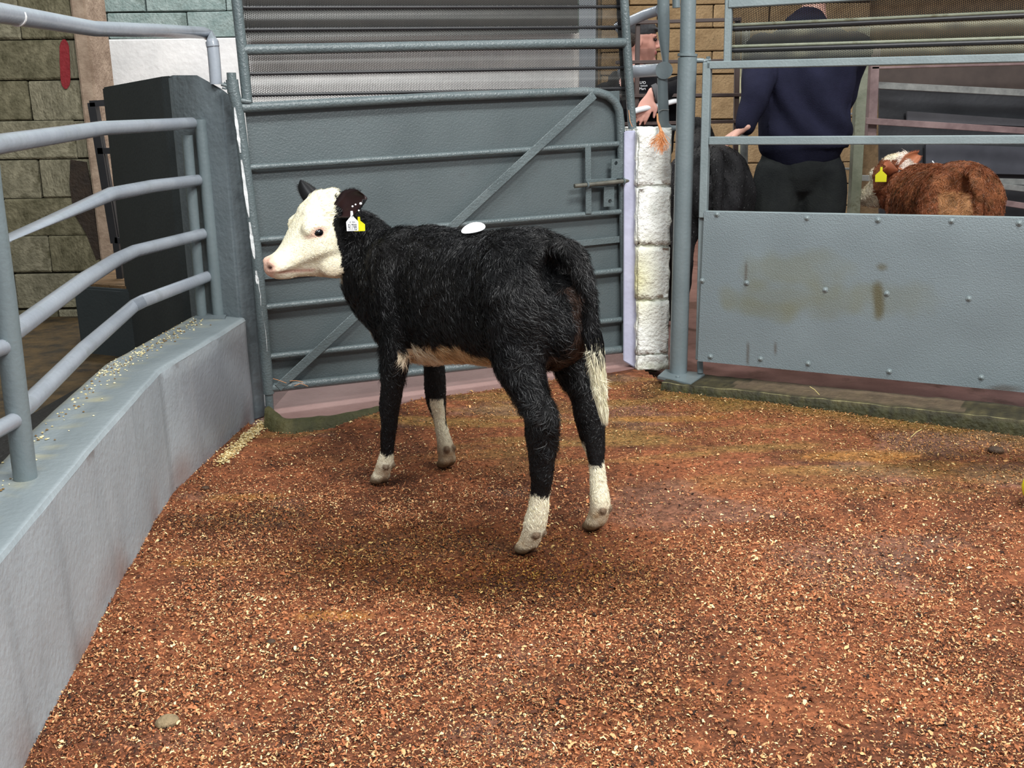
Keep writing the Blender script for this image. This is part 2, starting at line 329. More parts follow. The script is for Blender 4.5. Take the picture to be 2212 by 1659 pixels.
# right kerb, mossy concrete
def kerb():
    A = np.array([.60, 3.965, 0]); B = np.array([2.7, 2.88, 0]); d = (B-A)/np.linalg.norm(B-A); n = np.array([-d[1], d[0], 0]); Ln = np.linalg.norm(B-A)
    prof = [(0, -.015), (.0, .012), (.004, .036), (.011, .051), (.0125, .0525), (.0165, .053), (.06, .053), (.12, .052), (.19, .05), (.235, .044), (.25, .03), (.25, -.015)]; m = 520; V = []; Cc = []; Fc = []
    for i in range(m+1):
        s_ = i/m*Ln
        for j, (a, z) in enumerate(prof):
            p = A+d*s_+n*(a+.006*nz((s_, a, 1), 8)*(j > 0)); z2 = z+(.004*nz((s_, a, 0), 18) if z > 0 else 0)+.012*(s_/Ln)*(z > .02); V.append((p[0], p[1], z2))
            q = .5+.5*nz((s_*3, a*10, 2), 3); c = g(42, 40, 20)*(1-q)+g(84, 76, 48)*q
            if j == 4: c = c*.3+g(196, 188, 136)*.7*max(.1, min(1, .7+1.2*nz((s_, 0, 0), 12)))
            if a < .005 and j < 3: c = g(52, 56, 22)*.6+c*.4
            c = c*(.75+.6*nz((s_*1.0, a, 7), 45))
            if j in (6, 7, 8, 9) and .3 < s_+.1*nz((s_, a, 0), 9) < 1.1: c = c*.6+g(130, 108, 90)*.4
            Cc.append(c)
    k = len(prof)
    for i in range(m):
        for j in range(k-1): Fc.append((i*k+j, (i+1)*k+j, (i+1)*k+j+1, i*k+j+1))
    o = mesh_np('mossy_kerb', V, [np.array(Fc)], M_moss, cols=np.array(Cc), smooth=True)
    tag(o, 'low mossy green concrete kerb along the foot of the bolted panel gate', 'kerb')
kerb()
# straws
def straw(u, v, L_, a, z, lab):
    P = gz(u, v, z); q = P+np.array([math.cos(a)*L_, math.sin(a)*L_*.5, L_*.5]); o = obj('straw', MB().tube([P, (P+q)/2+[0, 0, .004], q], .0012, 6), mk('straw_%d' % u, g(206, 190, 120), rough=.6), smooth=True); tag(o, lab, 'straw')
straw(1770, 853, .055, 2.2, .055, 'yellow straw leaning on the kerb edge under the panel gate')
straw(1967, 945, .05, .6, .02, 'bent straw lying in the litter below the kerb, right side')

# ------------------------------------------------------------------ low ring wall (left)
ZW = .39
base = [np.array(p) for p in [(-.99, 3.735), (-1.05, 2.95), (-.985, 2.36), (-.905, 1.75), (-.82, 1.15), (-.76, .5)]]
back = [np.array(p) for p in [(-1.20, 3.85), (-1.245, 3.02), (-1.165, 2.33), (-1.09, 1.9), (-1.00, 1.2), (-.94, .5)]]
def low_wall():
    V = []; Cc = []; Fc = []; m = 0; prof_n = 0; rows = []
    for s_ in np.linspace(0, len(base)-1, 150):
        k = min(int(s_), len(base)-2); t = s_-k; b = base[k]*(1-t)+base[k+1]*t; q = back[k]*(1-t)+back[k+1]*t; row = []
        for z in np.linspace(-.02, ZW-.012, 16):
            wob = .004*nz((b[0], b[1], z), 5); row.append((b[0]-wob+(.012 if z < .03 else 0)*0, b[1], z))
            n = .5+.5*nz((b[0]*2, b[1]*9, z*1.3), 1.5); c = g(168, 177, 182)*(.93+.1*n)
            dirt = max(0, 1-z/.13)*max(0, .25+nz((b[0], b[1], z), 7)*1.6); c = c*(1-dirt*.55)+g(128, 88, 68)*dirt*.55
            st = max(0, nz((b[0]*3, b[1]*16, z*1.2), 1.2)-.25)*1.2; c = c*(1-st*.5)+g(96, 104, 108)*st*.5
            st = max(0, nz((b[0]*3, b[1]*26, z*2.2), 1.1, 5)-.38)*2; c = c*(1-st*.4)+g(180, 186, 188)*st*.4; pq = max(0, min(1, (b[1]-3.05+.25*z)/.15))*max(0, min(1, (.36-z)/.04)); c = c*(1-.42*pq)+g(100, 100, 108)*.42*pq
            Cc.append(c)
        for t2 in (0, .03, .08, .3, .5, .7, .9, .97, 1):
            e = b+(q-b)*t2; z = ZW-(.012 if t2 == 0 else .003 if t2 in (.03,) else 0)+.002*nz((e[0], e[1], 0), 9)
            if t2 == 1: z -= .01
            row.append((e[0], e[1], z)); n = .5+.5*nz((e[0], e[1], 0), 6); c = g(130, 140, 143)*(.93+.1*n)
            dd = max(0, nz((e[0], e[1], 4), 22)-.05)*1.3*(t2 > .45); c = c*(1-min(.9, dd))+g(176, 172, 140)*min(.9, dd)
            if t2 in (.03, .0): c = c*.5+g(170, 180, 184)*.5
            if t2 > .95: c = c*.5+g(110, 100, 60)*.5
            Cc.append(c)
        for z in (ZW*.5, -.02): row.append((q[0], q[1], z)); Cc.append(g(60, 66, 68))
        rows.append(row)
    k = len(rows[0]); V = [p for r in rows for p in r]
    for i in range(len(rows)-1):
        for j in range(k-1): Fc.append((i*k+j, (i+1)*k+j, (i+1)*k+j+1, i*k+j+1))
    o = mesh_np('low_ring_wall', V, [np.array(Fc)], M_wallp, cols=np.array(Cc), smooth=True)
    o.data.set_sharp_from_angle(angle=math.radians(35)); tag(o, 'low grey painted concrete wall curving round the left of the ring', 'wall')
low_wall()
# crumbs on the wall top
def crumbs():
    V = []; Fq = []; Cc = []
    for i in range(420):
        s_ = random.choice([random.uniform(.1, 1.2), random.uniform(.2, 3.2)]); k = min(int(s_), 4); t = s_-k; b = base[k]*(1-t)+base[k+1]*t; q = back[k]*(1-t)+back[k+1]*t
        t2 = min(.95, max(.1, random.gauss(.75, .12))); e = b+(q-b)*t2; r = random.uniform(.0015, .005); a = random.uniform(0, 6.28); o = len(V)
        for k2 in range(5): V.append((e[0]+r*math.cos(a+k2*1.256), e[1]+r*math.sin(a+k2*1.256), ZW+.0015))
        V.append((e[0], e[1], ZW+.002+r*.6)); c = random.choice([g(214, 206, 160), g(190, 176, 130), g(120, 96, 60), g(222, 214, 180)]); Cc += [c]*6
        for k2 in range(5): Fq.append((o+k2, o+(k2+1) % 5, o+5))
    o = mesh_np('feed_crumbs', V, [np.array(Fq)], M_chip, cols=np.array(Cc), kind='stuff'); tag(o, 'pale crumbs and bits of straw on top of the low ring wall', 'crumbs')
crumbs()
def pale_spill():   # pale build-up of shavings at the wall foot by the pillar
    V = []; F = []; Cc = []
    for i in range(1500):
        s_ = random.random(); p = gz(560, 915)*(1-s_)+gz(462, 1003)*s_; e = p+np.array([random.gauss(.012, .010)+.01, random.gauss(0, .02), 0]); r = random.uniform(.002, .006); a = random.uniform(0, 6.28); o = len(V); z = max(.003, .018-abs(e[0]-p[0])*.5)*random.random()+.004
        for k2 in range(4): V.append((e[0]+r*math.cos(a+k2*1.57), e[1]+r*math.sin(a+k2*1.57), z+random.uniform(-.002, .002)))
        F.append((o, o+1, o+2, o+3)); c = random.choice([g(224, 204, 150), g(206, 178, 120), g(236, 222, 176), g(180, 150, 96)]); Cc += [c]*4
    o = mesh_np('pale_shavings', V, [np.array(F)], M_chip, cols=np.array(Cc), kind='stuff'); tag(o, 'pale yellow shavings caught at the foot of the low wall by the dark pillar', 'shavings')
pale_spill()

# ------------------------------------------------------------------ left pillar and partition
PF0 = np.array([-1.215, 3.845]); PF1 = np.array([-1.01, 3.735]); PR = np.array([-.962, 3.80])
PT = thing('concrete_pillar', 'grey painted concrete gatepost pillar with chamfered top at the end of the low wall', 'pillar', (-1.1, 3.9, 0))
zt = 1.262
bm_ = MB()
pp = [PF0, PF0*.45+PF1*.55, PF1, PR, np.array([-1.0, 4.0]), np.array([-1.30, 4.0])]
zs = [zt, zt+.005, zt-.05, zt-.10, zt-.10, zt]
bm_.prism([tuple(p) for p in pp], -.02, zs); obj('shaft', bm_, M_pillar, PT, bevel=.008, smooth=True)
obj('unpainted_edge', MB().box((*(PR+np.array([.002, .02])), .6), (.006, .02, 1.15)), M_wpaint, PT)
PW = obj('dark_partition', MB().prism([(-1.212, 3.862), (-1.30, 4.02), (-1.80, 4.85), (-1.84, 4.82), (-1.28, 3.93)], -.02, [zt, zt, zt-.01, zt-.012, zt]), M_dark, bevel=.006)
tag(PW, 'dark painted concrete partition running back from the grey pillar', 'partition')
ST = obj('dark_step', MB().prism([(-2.12, 4.9), (-1.5, 4.62), (-1.5, 5.4), (-2.2, 5.5)], -.02, .33), M_dark, bevel=.01); obj('muck_layer', MB().prism([(-2.10, 4.92), (-1.52, 4.66), (-1.52, 5.38), (-2.17, 5.46)], .33, .342), mk('brown_muck', g(86, 66, 40), g(120, 92, 60), 12, .9, .8, 60), ST); tag(ST, 'low dark block beyond the railing, left of the dark partition', 'block')
dirt = obj('muck_patch', MB().prism([(-3.6, 1.5), (-1.3, 1.5), (-1.65, 3.4), (-1.8, 4.8), (-2.1, 5.85), (-3.8, 5.85)], -.02, .0), mk('yard_dirt', g(46, 38, 22), g(92, 72, 40), 9, .8, .9, 40, c3=g(34, 26, 16), s3=5))
tag(dirt, 'yellow-brown mucky ground behind the left railing', 'ground')
shade_ob = obj('shade_strip', MB().prism([(-1.19, 3.9), (-1.235, 3.02), (-1.155, 2.33), (-1.08, 1.9), (-.99, 1.2), (-.94, .5), (-1.7, .5), (-1.85, 2.3), (-1.9, 3.4), (-1.85, 4.3), (-1.5, 4.4)], -.014, .004), mk('shade_black', g(14, 14, 15), g(22, 22, 22), 8, .5, .4, 50)); tag(shade_ob, 'near-black strip painted for the shaded drop right behind the low ring wall', 'painted_shade')  # near-black colour stands for the shade in the drop behind the wall
# black frame gate on the wall end
FG = thing('black_frame_gate', 'black square-tube frame gate against the white wall, left of the dark partition', 'gate', tuple(gy(250, 560, 5.05)))
Y5 = 5.05
def bx2(mb, p, q, w_, d_=.03):
    p = np.array(p); q = np.array(q); t = q-p; L_ = np.linalg.norm(t); t /= L_; n = np.array([0, 1., 0]); s_ = np.cross(t, n); s_ /= np.linalg.norm(s_); n = np.cross(s_, t); mb.box((p+q)/2, (L_, w_, d_), (t, s_, n)); return mb
obj('stile', bx2(MB(), gy(199, 222, Y5), gy(249, 525, Y5), .036).box((gy(252, 525, Y5)[0], Y5, gy(250, 525, Y5)[2]/2), (.03, .03, gy(250, 525, Y5)[2])), M_black, FG)
obj('stile', bx2(MB(), gy(206, 222, Y5+.02), gy(257, 522, Y5+.02), .02), M_black, FG)
for (a, b) in [((196, 224), (300, 219)), ((213, 326), (300, 325)), ((229, 412), (300, 408)), ((250, 518), (300, 524))]:
    obj('rail', bx2(MB(), gy(*a, Y5), gy(*b, Y5), .028), M_black, FG)

# ------------------------------------------------------------------ block walls
def block_mesh(L_, H_, D_, seed, j=.004):
    bm = bmesh.new(); bmesh.ops.create_cube(bm, size=1)
    for v in bm.verts: v.co = Vector((v.co.x*L_, v.co.y*D_, v.co.z*H_))
    bmesh.ops.bevel(bm, geom=bm.edges[:], offset=.007, segments=1, affect='EDGES')
    for v in bm.verts: v.co += Vector([random.uniform(-j, j) for _ in range(3)])
    me = bpy.data.meshes.new('block'); bm.to_mesh(me); bm.free(); return me
def block_wall(parent, origin, ux, L_, H_, n_course, x0, x1, z0, mat, depth=.1, gap=.009, off=None, mats=None):
    ux = np.array([*ux, 0.]); ux /= np.linalg.norm(ux); ang = math.atan2(ux[1], ux[0]); nrm = np.array([ux[1], -ux[0], 0])
    ms = [block_mesh(L_-gap, H_-gap, depth, i) for i in range(4)]
    for m_ in ms: m_.materials.append(mat)
    ms2 = []
    if mats:
        for m_ in ms:
            c = m_.copy(); c.materials.clear(); c.materials.append(mats); ms2.append(c)
    pl = wloc(parent)
    for c in range(n_course):
        x = x0-(L_/2 if c % 2 else 0)-(off or 0)
        while x < x1-.02:
            xa = max(x, x0); xb = min(x+L_, x1)
            if xb-xa > .05:
                me = random.choice(ms2 if mats and random.random() < .35+.4*(c < 4) else ms)
                o = bpy.data.objects.new('block', me); o.scale = ((xb-xa)/L_, 1, 1); P = np.array(origin)+ux*((xa+xb)/2)+nrm*random.uniform(0, .006)
                o.location = Vector((P[0], P[1], z0+H_*(c+.5)))-pl; o.rotation_euler = (0, 0, ang); COL.objects.link(o); o.parent = parent
            x += L_
# left wall : face plane y ~5.85 ; courses from measured joints
YL = 5.85
wl = obj('wall_left', MB().prism([(-5.4, YL+.05), (-2.345, YL+.05), (-2.345, YL+.3), (-5.4, YL+.3)], -.02, 2.6), M_mortar, kind='structure')
ztop = gy(80, 345, YL)[2]; hc = (gy(80, 177, YL)[2]-gy(80, 431, YL)[2])/3
nb = int(ztop/hc)+1; z0 = ztop-nb*hc
block_wall(wl, (-5.4, YL+.05, 0), (1, 0), .46, hc, nb+7, 0, 5.4-2.35, z0, M_block, .1, mats=M_blockd)
# pinkish rendered wall end
je = [gy(178, 60, YL-.03), gy(238, 560, YL-.03)]
wj = obj('trim_3', MB().prism([(-2.345, YL-.03), (-2.275, YL-.0), (-2.275, YL+.3), (-2.345, YL+.3)], -.02, 2.6), M_jambp, kind='structure', bevel=.01)
pr = gy(138, 85, YL-.012); pe = gy(142, 192, YL-.012)
pm = MB(); n = 14; ctr = [pr*(1-i/n)+pe*(i/n) for i in range(n+1)]; vs = []
for i, c_ in enumerate(ctr):
    w2 = .026*(1-.75*(abs(i/n-.5)*2)**6)+.002*random.random(); vs += [(c_[0]-w2, c_[1], c_[2]), (c_[0]+w2, c_[1], c_[2]), (c_[0]-w2, c_[1]+.004, c_[2]), (c_[0]+w2, c_[1]+.004, c_[2])]
pm.add(vs, [(i*4, i*4+1, i*4+5, i*4+4) for i in range(n)]+[(i*4+2, i*4+6, i*4+7, i*4+3) for i in range(n)]+[(i*4, i*4+4, i*4+6, i*4+2) for i in range(n)]+[(i*4+1, i*4+3, i*4+7, i*4+5) for i in range(n)])
rp = obj('paint_stroke', pm, M_red, wl, label='red vertical paint stroke')
sp = [gy(*q, YL-.010) for q in [(152, 345), (186, 350), (196, 400), (206, 470), (224, 556), (208, 562), (186, 505), (160, 462), (150, 400)]]; nn2 = len(sp)
obj('damp_stain', MB().add(sp+[p+np.array([0, .02, 0]) for p in sp], [tuple(range(nn2)), tuple(range(nn2, 2*nn2))[::-1]]+[(i, (i+1) % nn2, nn2+(i+1) % nn2, nn2+i) for i in range(nn2)]), mk('damp_stain', g(40, 32, 26), g(58, 46, 36), 14, .8, .8, 60), wl, label='dark brown damp stain')
# back wall : white render below, pale green blocks above, sandy blocks right
YB = 8.9
zb = gy(350, 84, YB)[2]
wb = obj('wall_back', MB().prism([(-6, YB+.06), (.60, YB+.06), (.60, YB+.3), (-6, YB+.3)], -.02, 4.0), M_greenm, kind='structure')
obj('render_coat', MB().box((-2.7, YB+.02, zb/2), (6.6, .1, zb), bev=.01), M_white, wb, label='white rendered lower part')
hg = gy(350, 19, YB)[2]-gy(350, 76, YB)[2]
block_wall(wb, (-4.4, YB+.05, 0), (1, 0), .66, hg, 7, 0, 5.0, zb+.005, M_green, .08, off=.22)
YR = 9.6
wr = obj('wall_right', MB().prism([(.82, YR+.06), (7, YR+.06), (7, YR+.3), (.82, YR+.3)], -.02, 4.0), M_brownm, kind='structure')
hb = (gy(1540, 60, YR)[2]-gy(1540, 258, YR)[2])/4; zj = gy(1540, 258, YR)[2]; k = int(zj/hb)+1
block_wall(wr, (.84, YR+.05, 0), (1, 0), .5, hb, k+8, 0, 2.4, zj-k*hb, M_brown, .1)
hb2 = obj('added_dark_board', MB().box(((gy(526, 40, 8.7)[0]+.57)/2, 8.7, (gy(900, 76, 8.7)[2]+3.2)/2), (.57-gy(526, 40, 8.7)[0], .12, 3.2-gy(900, 76, 8.7)[2])), mk('dark_board', g(30, 30, 29), g(44, 43, 40), 5, .7)); tag(hb2, 'dark board added to darken the back wall seen through the perforated panel', 'board')  # added board, dims the wall top seen through the laths
obj('wall_side', MB().box((-5.5, 5, 2), (.2, 15, 4.2)), M_mortar, kind='structure')
# ------------------------------------------------------------------ centre gate
GA = gz(580, 893, .03); GB = gz(1352, 790, .03)
gd = (GB-GA)/np.linalg.norm(GB-GA); gn = np.array([-gd[1], gd[0], 0.])          # gn points away from the ring
def G(u, v, off=0.): return onplane(u, v, GA, GB, off)
CG = thing('tube_gate', 'grey sheeted tubular steel gate with a diagonal brace and slide bolt, behind the calf', 'gate', tuple(GA))
obj('sheet', MB().add([*(G(528, 228, .028), G(1338, 196, .028), G(1350, 752, .028), G(590, 838, .028)), *(G(528, 228, .034), G(1338, 196, .034), G(1350, 752, .034), G(590, 838, .034))], [(0, 1, 2, 3), (4, 7, 6, 5), (0, 4, 5, 1), (1, 5, 6, 2), (2, 6, 7, 3), (3, 7, 4, 0)]), M_sheet, CG)
corner = [G(522, 233), G(937, 210), G(1262, 197.5), G(1290, 199), G(1312, 206), G(1328, 219), G(1337, 238), G(1340, 262), G(1345, 416), G(1352, 752)]
obj('frame', MB().tube(corner, .0175), M_gate, CG, smooth=True)
obj('hinge_stile', MB().tube([G(504, 196), G(512, 225), G(556, 560), G(581, 850)], .0205, 16), M_gate, CG, smooth=True)
obj('hinge_cap', MB().tube([G(499.5, 157), G(501, 178)], .0165, 12).tube([G(501, 172), G(504.5, 200)], .0215, 12), M_gate, CG, smooth=True)
obj('hinge_pin', MB().tube([G(580.5, 848), G(583.5, 893)], .0155, 12), M_gate, CG, smooth=True)
obj('hinge_eye', MB().tube([G(478, 182, .0), G(492, 186, 0)], .006, 8).tube([G(484, 178), G(490, 183), G(488, 192), G(480, 190)], .004, 6), M_gate, CG, smooth=True)
for (a, b, r) in [((530, 362.5), (1335, 311), .0118), ((551, 519.5), (1340, 457.5), .0118), ((569, 664.5), (1342, 584), .0125), ((580, 771), (1345, 690), .0125), ((585, 838), (1352, 753.5), .0175)]:
    P = [G(a[0]+(b[0]-a[0])*t, a[1]+(b[1]-a[1])*t+(0 if 0 < t < 1 else 0)) for t in (0, .33, .66, 1)]; obj('rail', MB().tube(P, r), M_gate, CG, smooth=True)
def flat(mb, p, q, w_, t_, nrm):
    p = np.array(p); q = np.array(q); t = (q-p); L_ = np.linalg.norm(t); t /= L_; s_ = np.cross(nrm, t); s_ /= np.linalg.norm(s_); return mb.box((p+q)/2, (L_, w_, t_), (t, s_, np.cross(t, s_)), bev=.0015)
obj('flat_rail', flat(MB(), G(563, 597, .006), G(1338, 517, .006), .027, .006, gn), M_gate, CG)
obj('brace', flat(MB(), G(600, 838, -.016), G(1284, 205, -.016), .034, .006, gn), M_gate, CG)
Lt = obj('bolt_strap', flat(MB(), G(1270, 316, -.014), G(1271.5, 462, -.014), .027, .006, gn), M_gate, CG)
bo = obj('slide_bolt', MB().tube([G(1241, 402, -.03), G(1350, 391, -.03), G(1368, 389.5, -.03), G(1375, 387, -.03), G(1377, 379, -.032), G(1372, 370, -.04)], [.0088, .0088, .0075, .008, .008, .006], 12), mk('worn_steel', g(96, 96, 88), g(120, 118, 108), 30, .4, .1, 60, metal=.4), CG, smooth=True, label='round slide bolt with bent handle')
obj('bolt_guide', MB().box(G(1297, 394, -.012), (.145, .02, .03), (gd, gn, (0, 0, 1)), bev=.002), M_gate, CG)
for u in (1268, 1346.5): obj('bolt_ring', MB().tube([G(u, 399.5-(u-1268)*.1, -.03)+gd*(-.003), G(u, 399.5-(u-1268)*.1, -.03)+gd*.004], .0145, 14), M_gate, CG, smooth=True)
def tab(u0, v0, u1, v1, hu, hv):
    c = G((u0+u1)/2, (v0+v1)/2, -.012); wd = np.linalg.norm(G(u1, v0)-G(u0, v0)); ht = np.linalg.norm(G(u0, v1)-G(u0, v0)); n = 16; hc_ = G(hu, hv, -.012); V = []
    out = []; inn = []
    for k in range(n):
        a = 2*math.pi*k/n; ca, sa = math.cos(a), math.sin(a); q = max(abs(ca), abs(sa)); rel = (hc_-c); ex = ca/q; ez = sa/q
        out.append((ex*wd/2, ez*ht/2)); inn.append((np.dot(rel, gd)+.0085*ca, rel[2]+.0085*sa))
    for o_ in (-.003, .003):
        for L_ in (out, inn):
            for x_, z_ in L_: V.append(c+gd*x_+np.array([0, 0, z_])+gn*o_)
    F = []
    for k in range(n):
        k2 = (k+1) % n; F += [(k, k2, n+k2, n+k), (2*n+k, 3*n+k, 3*n+k2, 2*n+k2), (k, 2*n+k, 2*n+k2, k2), (n+k, n+k2, 3*n+k2, 3*n+k)]
    return MB().add(V, F)
obj('lock_tab', tab(1320, 343, 1342, 386, 1330, 352.5), M_gate, CG); obj('lock_tab', tab(1304, 404, 1326, 446, 1317, 434.5), M_gate, CG)
# flaked white paint on the hinge stile
fl = MB(); rr = random.Random(3)
for (v0, v1) in [(232, 330), (345, 470), (480, 560), (585, 660), (672, 760)]:
    n = 10; vs = []
    for i in range(n+1):
        t = i/n; v = v0+(v1-v0)*t; u = 514+(v-225)*(556-512)/(560-225) - 8; w_ = (.0035+.003*rr.random())*math.sin(math.pi*min(.97, max(.06, t)))**.5; p = G(u, v, -.0205)
        vs += [p-gd*w_+gn*.006, p+gd*w_]
    fl.add(vs, [(2*i, 2*i+1, 2*i+3, 2*i+2) for i in range(n)])
obj('paint_flakes', fl, M_wpaint, CG, label='white paint showing through on the hinge stile')
for (u, v) in [(604, 822), (650, 828), (640, 822)]:
    obj('caught_straw', MB().tube([G(u-14, v+rr.uniform(-6, 6), -.022), G(u, v, -.028), G(u+15, v+rr.uniform(-8, 8), -.03)], .0012, 5), M_twine, CG)
# ---- upper panel over the gate
UG = thing('perforated_shutter', 'dark perforated slatted panel in a grey tube frame above the sheeted gate', 'panel', tuple(G(534, 218)))
zlift = lambda u, v, o=0.: G(u, v, o)
def up(u0, v0, k):     # continue a line above the frame
    return None
obj('post', MB().tube([G(534.5, 221), G(523, 110), G(509, -20), G(503, -80)], .0185), M_tube if False else M_gate, UG, smooth=True)
obj('post', MB().tube([G(1366, 278), G(1362, 215), G(1352, 60), G(1347, -30), G(1344, -85)], .0178), M_gate, UG, smooth=True)
obj('rail', MB().tube([G(526, 108), G(900, 100.5), G(1349, 92)], .0185), M_gate, UG, smooth=True)
obj('weld', MB().tube([G(520, 217, -.012), G(541, 220, -.012)], .008, 8), M_gate, UG, smooth=True)
jl = [-78, -30, 17, 64.5, 112, 160, 206, 236]; jr = [-74, -30, 14.6, 58.5, 102, 146, 191, 218]
def lath(uL, uR, vl0, vr0, vl1, vr1, PLN, off, bulge, colf, n=60, m=10, pitch=.0062, root=None, mat=None):
    V = []; UV = []; Cc = []; Fq = []
    for i in range(n+1):
        t = i/n
        for j in range(m+1):
            s_ = j/m; v = (vl0*(1-t)+vr0*t)*(1-s_)+(vl1*(1-t)+vr1*t)*s_; u = uL+(uR-uL)*t
            p = PLN(u, v, off-bulge*math.sin(math.pi*s_)); V.append(p); q = PLN(u, v, off); b = PLN(uL, vl0, off); UV.append((math.hypot(q[0]-b[0], q[1]-b[1])/pitch, (q[2]-b[2])/pitch+math.hypot(q[0]-b[0], q[1]-b[1])/pitch*.5)); Cc.append(colf(t, s_))
    for i in range(n):
        for j in range(m): Fq.append((i*(m+1)+j, (i+1)*(m+1)+j, (i+1)*(m+1)+j+1, i*(m+1)+j+1))
    o = mesh_np('lath', V, [np.array(Fq)], mat or M_lath, root, cols=np.array(Cc), smooth=True); uvl = o.data.uv_layers.new(name='UVMap')
    li = np.zeros(len(o.data.loops), np.int32); o.data.loops.foreach_get('vertex_index', li); uvl.data.foreach_set('uv', np.array(UV, np.float32)[li].ravel()); return o
for i in range(7):
    lath(527+i*0, 1352, jl[i], jr[i], jl[i+1], jr[i+1], G, .055, .016, lambda t, s_: g(70, 71, 69)*(2.2 if .40 < s_ < .52 else .85), root=UG)  # bright middle band is a highlight painted along each lath
    if i: obj('slat_joint', MB().tube([G(525, jl[i], .045), G(1352, jr[i], .045)], (.0062), 8), M_black, UG, smooth=True)
# side channel of the shutter
obj('side_channel', MB().tube([G(1349, 235, .06), G(1332, -60, .06)], (.009), 6), M_black, UG)
# ------------------------------------------------------------------ whitewashed pillar
PIL = thing('block_pillar', 'white limewashed pillar of rough stacked blocks beside the gate latch', 'pillar', tuple(gz(1410, 800, .03)))
A0 = gz(1372, 800, .03); B0 = gz(1447, 797, .03); PD = (B0-A0)/np.linalg.norm(B0-A0); PN = np.array([-PD[1], PD[0], 0])
def Pp(u, v): return onplane(u, v, A0, B0)
def rough_block(vt, vb, seed):
    pt = [Pp(1378, vt), Pp(1451-(vt-290)*.016, vt-1)]; pb = [Pp(1378, vb), Pp(1451-(vb-290)*.016, vb-1)]; z1 = pt[0][2]; z0 = pb[0][2]; w_ = np.linalg.norm((pt[1]-pt[0])[:2])+.006
    n = 26; m = 16; dep = .36; V = []; Cc = []; Fq = []
    c0 = (pt[0]+pt[1]+pb[0]+pb[1])/4; b = bmesh.new(); bmesh.ops.create_cube(b, size=1); bmesh.ops.bevel(b, geom=b.edges[:], offset=.035, segments=2, affect='EDGES')
    bmesh.ops.subdivide_edges(b, edges=b.edges[:], cuts=9, use_grid_fill=True)
    me = bpy.data.meshes.new('block'); off = wloc(PIL); cols = []
    for v in b.verts:
        p = np.array([c0[0], c0[1], (z0+z1)/2])+PD*v.co.x*w_+PN*(dep/2+v.co.y*dep)+np.array([0, 0, v.co.z*(z1-z0+.006)])
        nrm = v.normal; d = .006*nz(p, 22, seed)+.0055*nz(p, 55, seed)+.004*nz(p, 110, seed); p = p+(PD*nrm.x+PN*nrm.y+np.array([0, 0, nrm.z]))*d
        v.co = Vector(p)-off; edge = max(0, 1-(z1-p[2])/.012) if z1 < 1 else 0
        c = g(250, 252, 246); ye = max(0, 1-abs(p[2]-.42)/.22)*max(0, .5-np.dot(p-c0, PD)/w_*1.6)*.55; c = c*(1-ye)+g(214, 206, 120)*ye
        gr = max(0, 1-(p[2]-.03)/.05); gr *= .5+nz(p, 30)*.8; gr = min(1, max(0, gr)); c = c*(1-gr)+g(150, 150, 110)*gr
        so = max(0, nz(p, 14, seed)-.33)*1.2; c = c*(1-so)+g(200, 204, 196)*so
        rt = max(0, (np.dot(p-c0, PD)/w_-.44)*12); rt = min(1, rt); c = c*(1-.6*rt)+g(120, 112, 70)*.6*rt; cols.append(c)
    b.to_mesh(me); b.free(); me.shade_smooth(); at = me.color_attributes.new('col', 'FLOAT_COLOR', 'POINT'); at.data.foreach_set('color', np.concatenate([np.array(cols), np.ones((len(cols), 1))], 1).astype(np.float32).ravel())
    me.materials.append(M_wblock); o = finish(bpy.data.objects.new('block', me), PIL)
for i, (a, b) in enumerate([(279, 402), (404, 532), (534, 648), (650, 768), (770, 800)]): rough_block(a, b, i*3.1)
cpl = wloc(PIL); obj('core', MB().box((cpl.x+PN[0]*.18, cpl.y+PN[1]*.18, .48), (.08, .3, .93)), mk('dark_joint', g(60, 58, 40), rough=.9), PIL)
jm = MB(); j0 = [onplane(1350, 283, A0, B0, .05), onplane(1384, 280, A0, B0, .05)]
jm.add([onplane(1348, 283, A0, B0, .045), onplane(1386, 281, A0, B0, .045), onplane(1381, 800, A0, B0, .045), onplane(1346, 780, A0, B0, .045), onplane(1348, 283, A0, B0, .16), onplane(1386, 281, A0, B0, .16), onplane(1381, 800, A0, B0, .16), onplane(1358, 774, A0, B0, .16)], [(0, 1, 2, 3), (4, 7, 6, 5), (0, 4, 5, 1), (1, 5, 6, 2), (2, 6, 7, 3), (3, 7, 4, 0)])
obj('jamb', jm, M_lav, PIL, bevel=.004, label='smooth lavender-white jamb strip')
ft = MB(); vs = [gz(1338, 781, .032), gz(1354, 775, .045), gz(1376, 772, .07), gz(1380, 800, .05), gz(1369, 830, .024), gz(1354, 806, .03), gz(1392, 812, .03)]
ft.add(vs, [(0, 1, 5), (1, 2, 3), (1, 3, 5), (5, 3, 4), (3, 6, 4)]); 0 and obj('foot_splash', ft, mk('splashed_render', g(150, 150, 140), g(196, 198, 196), 25, .8, .6, 60), PIL, smooth=True)
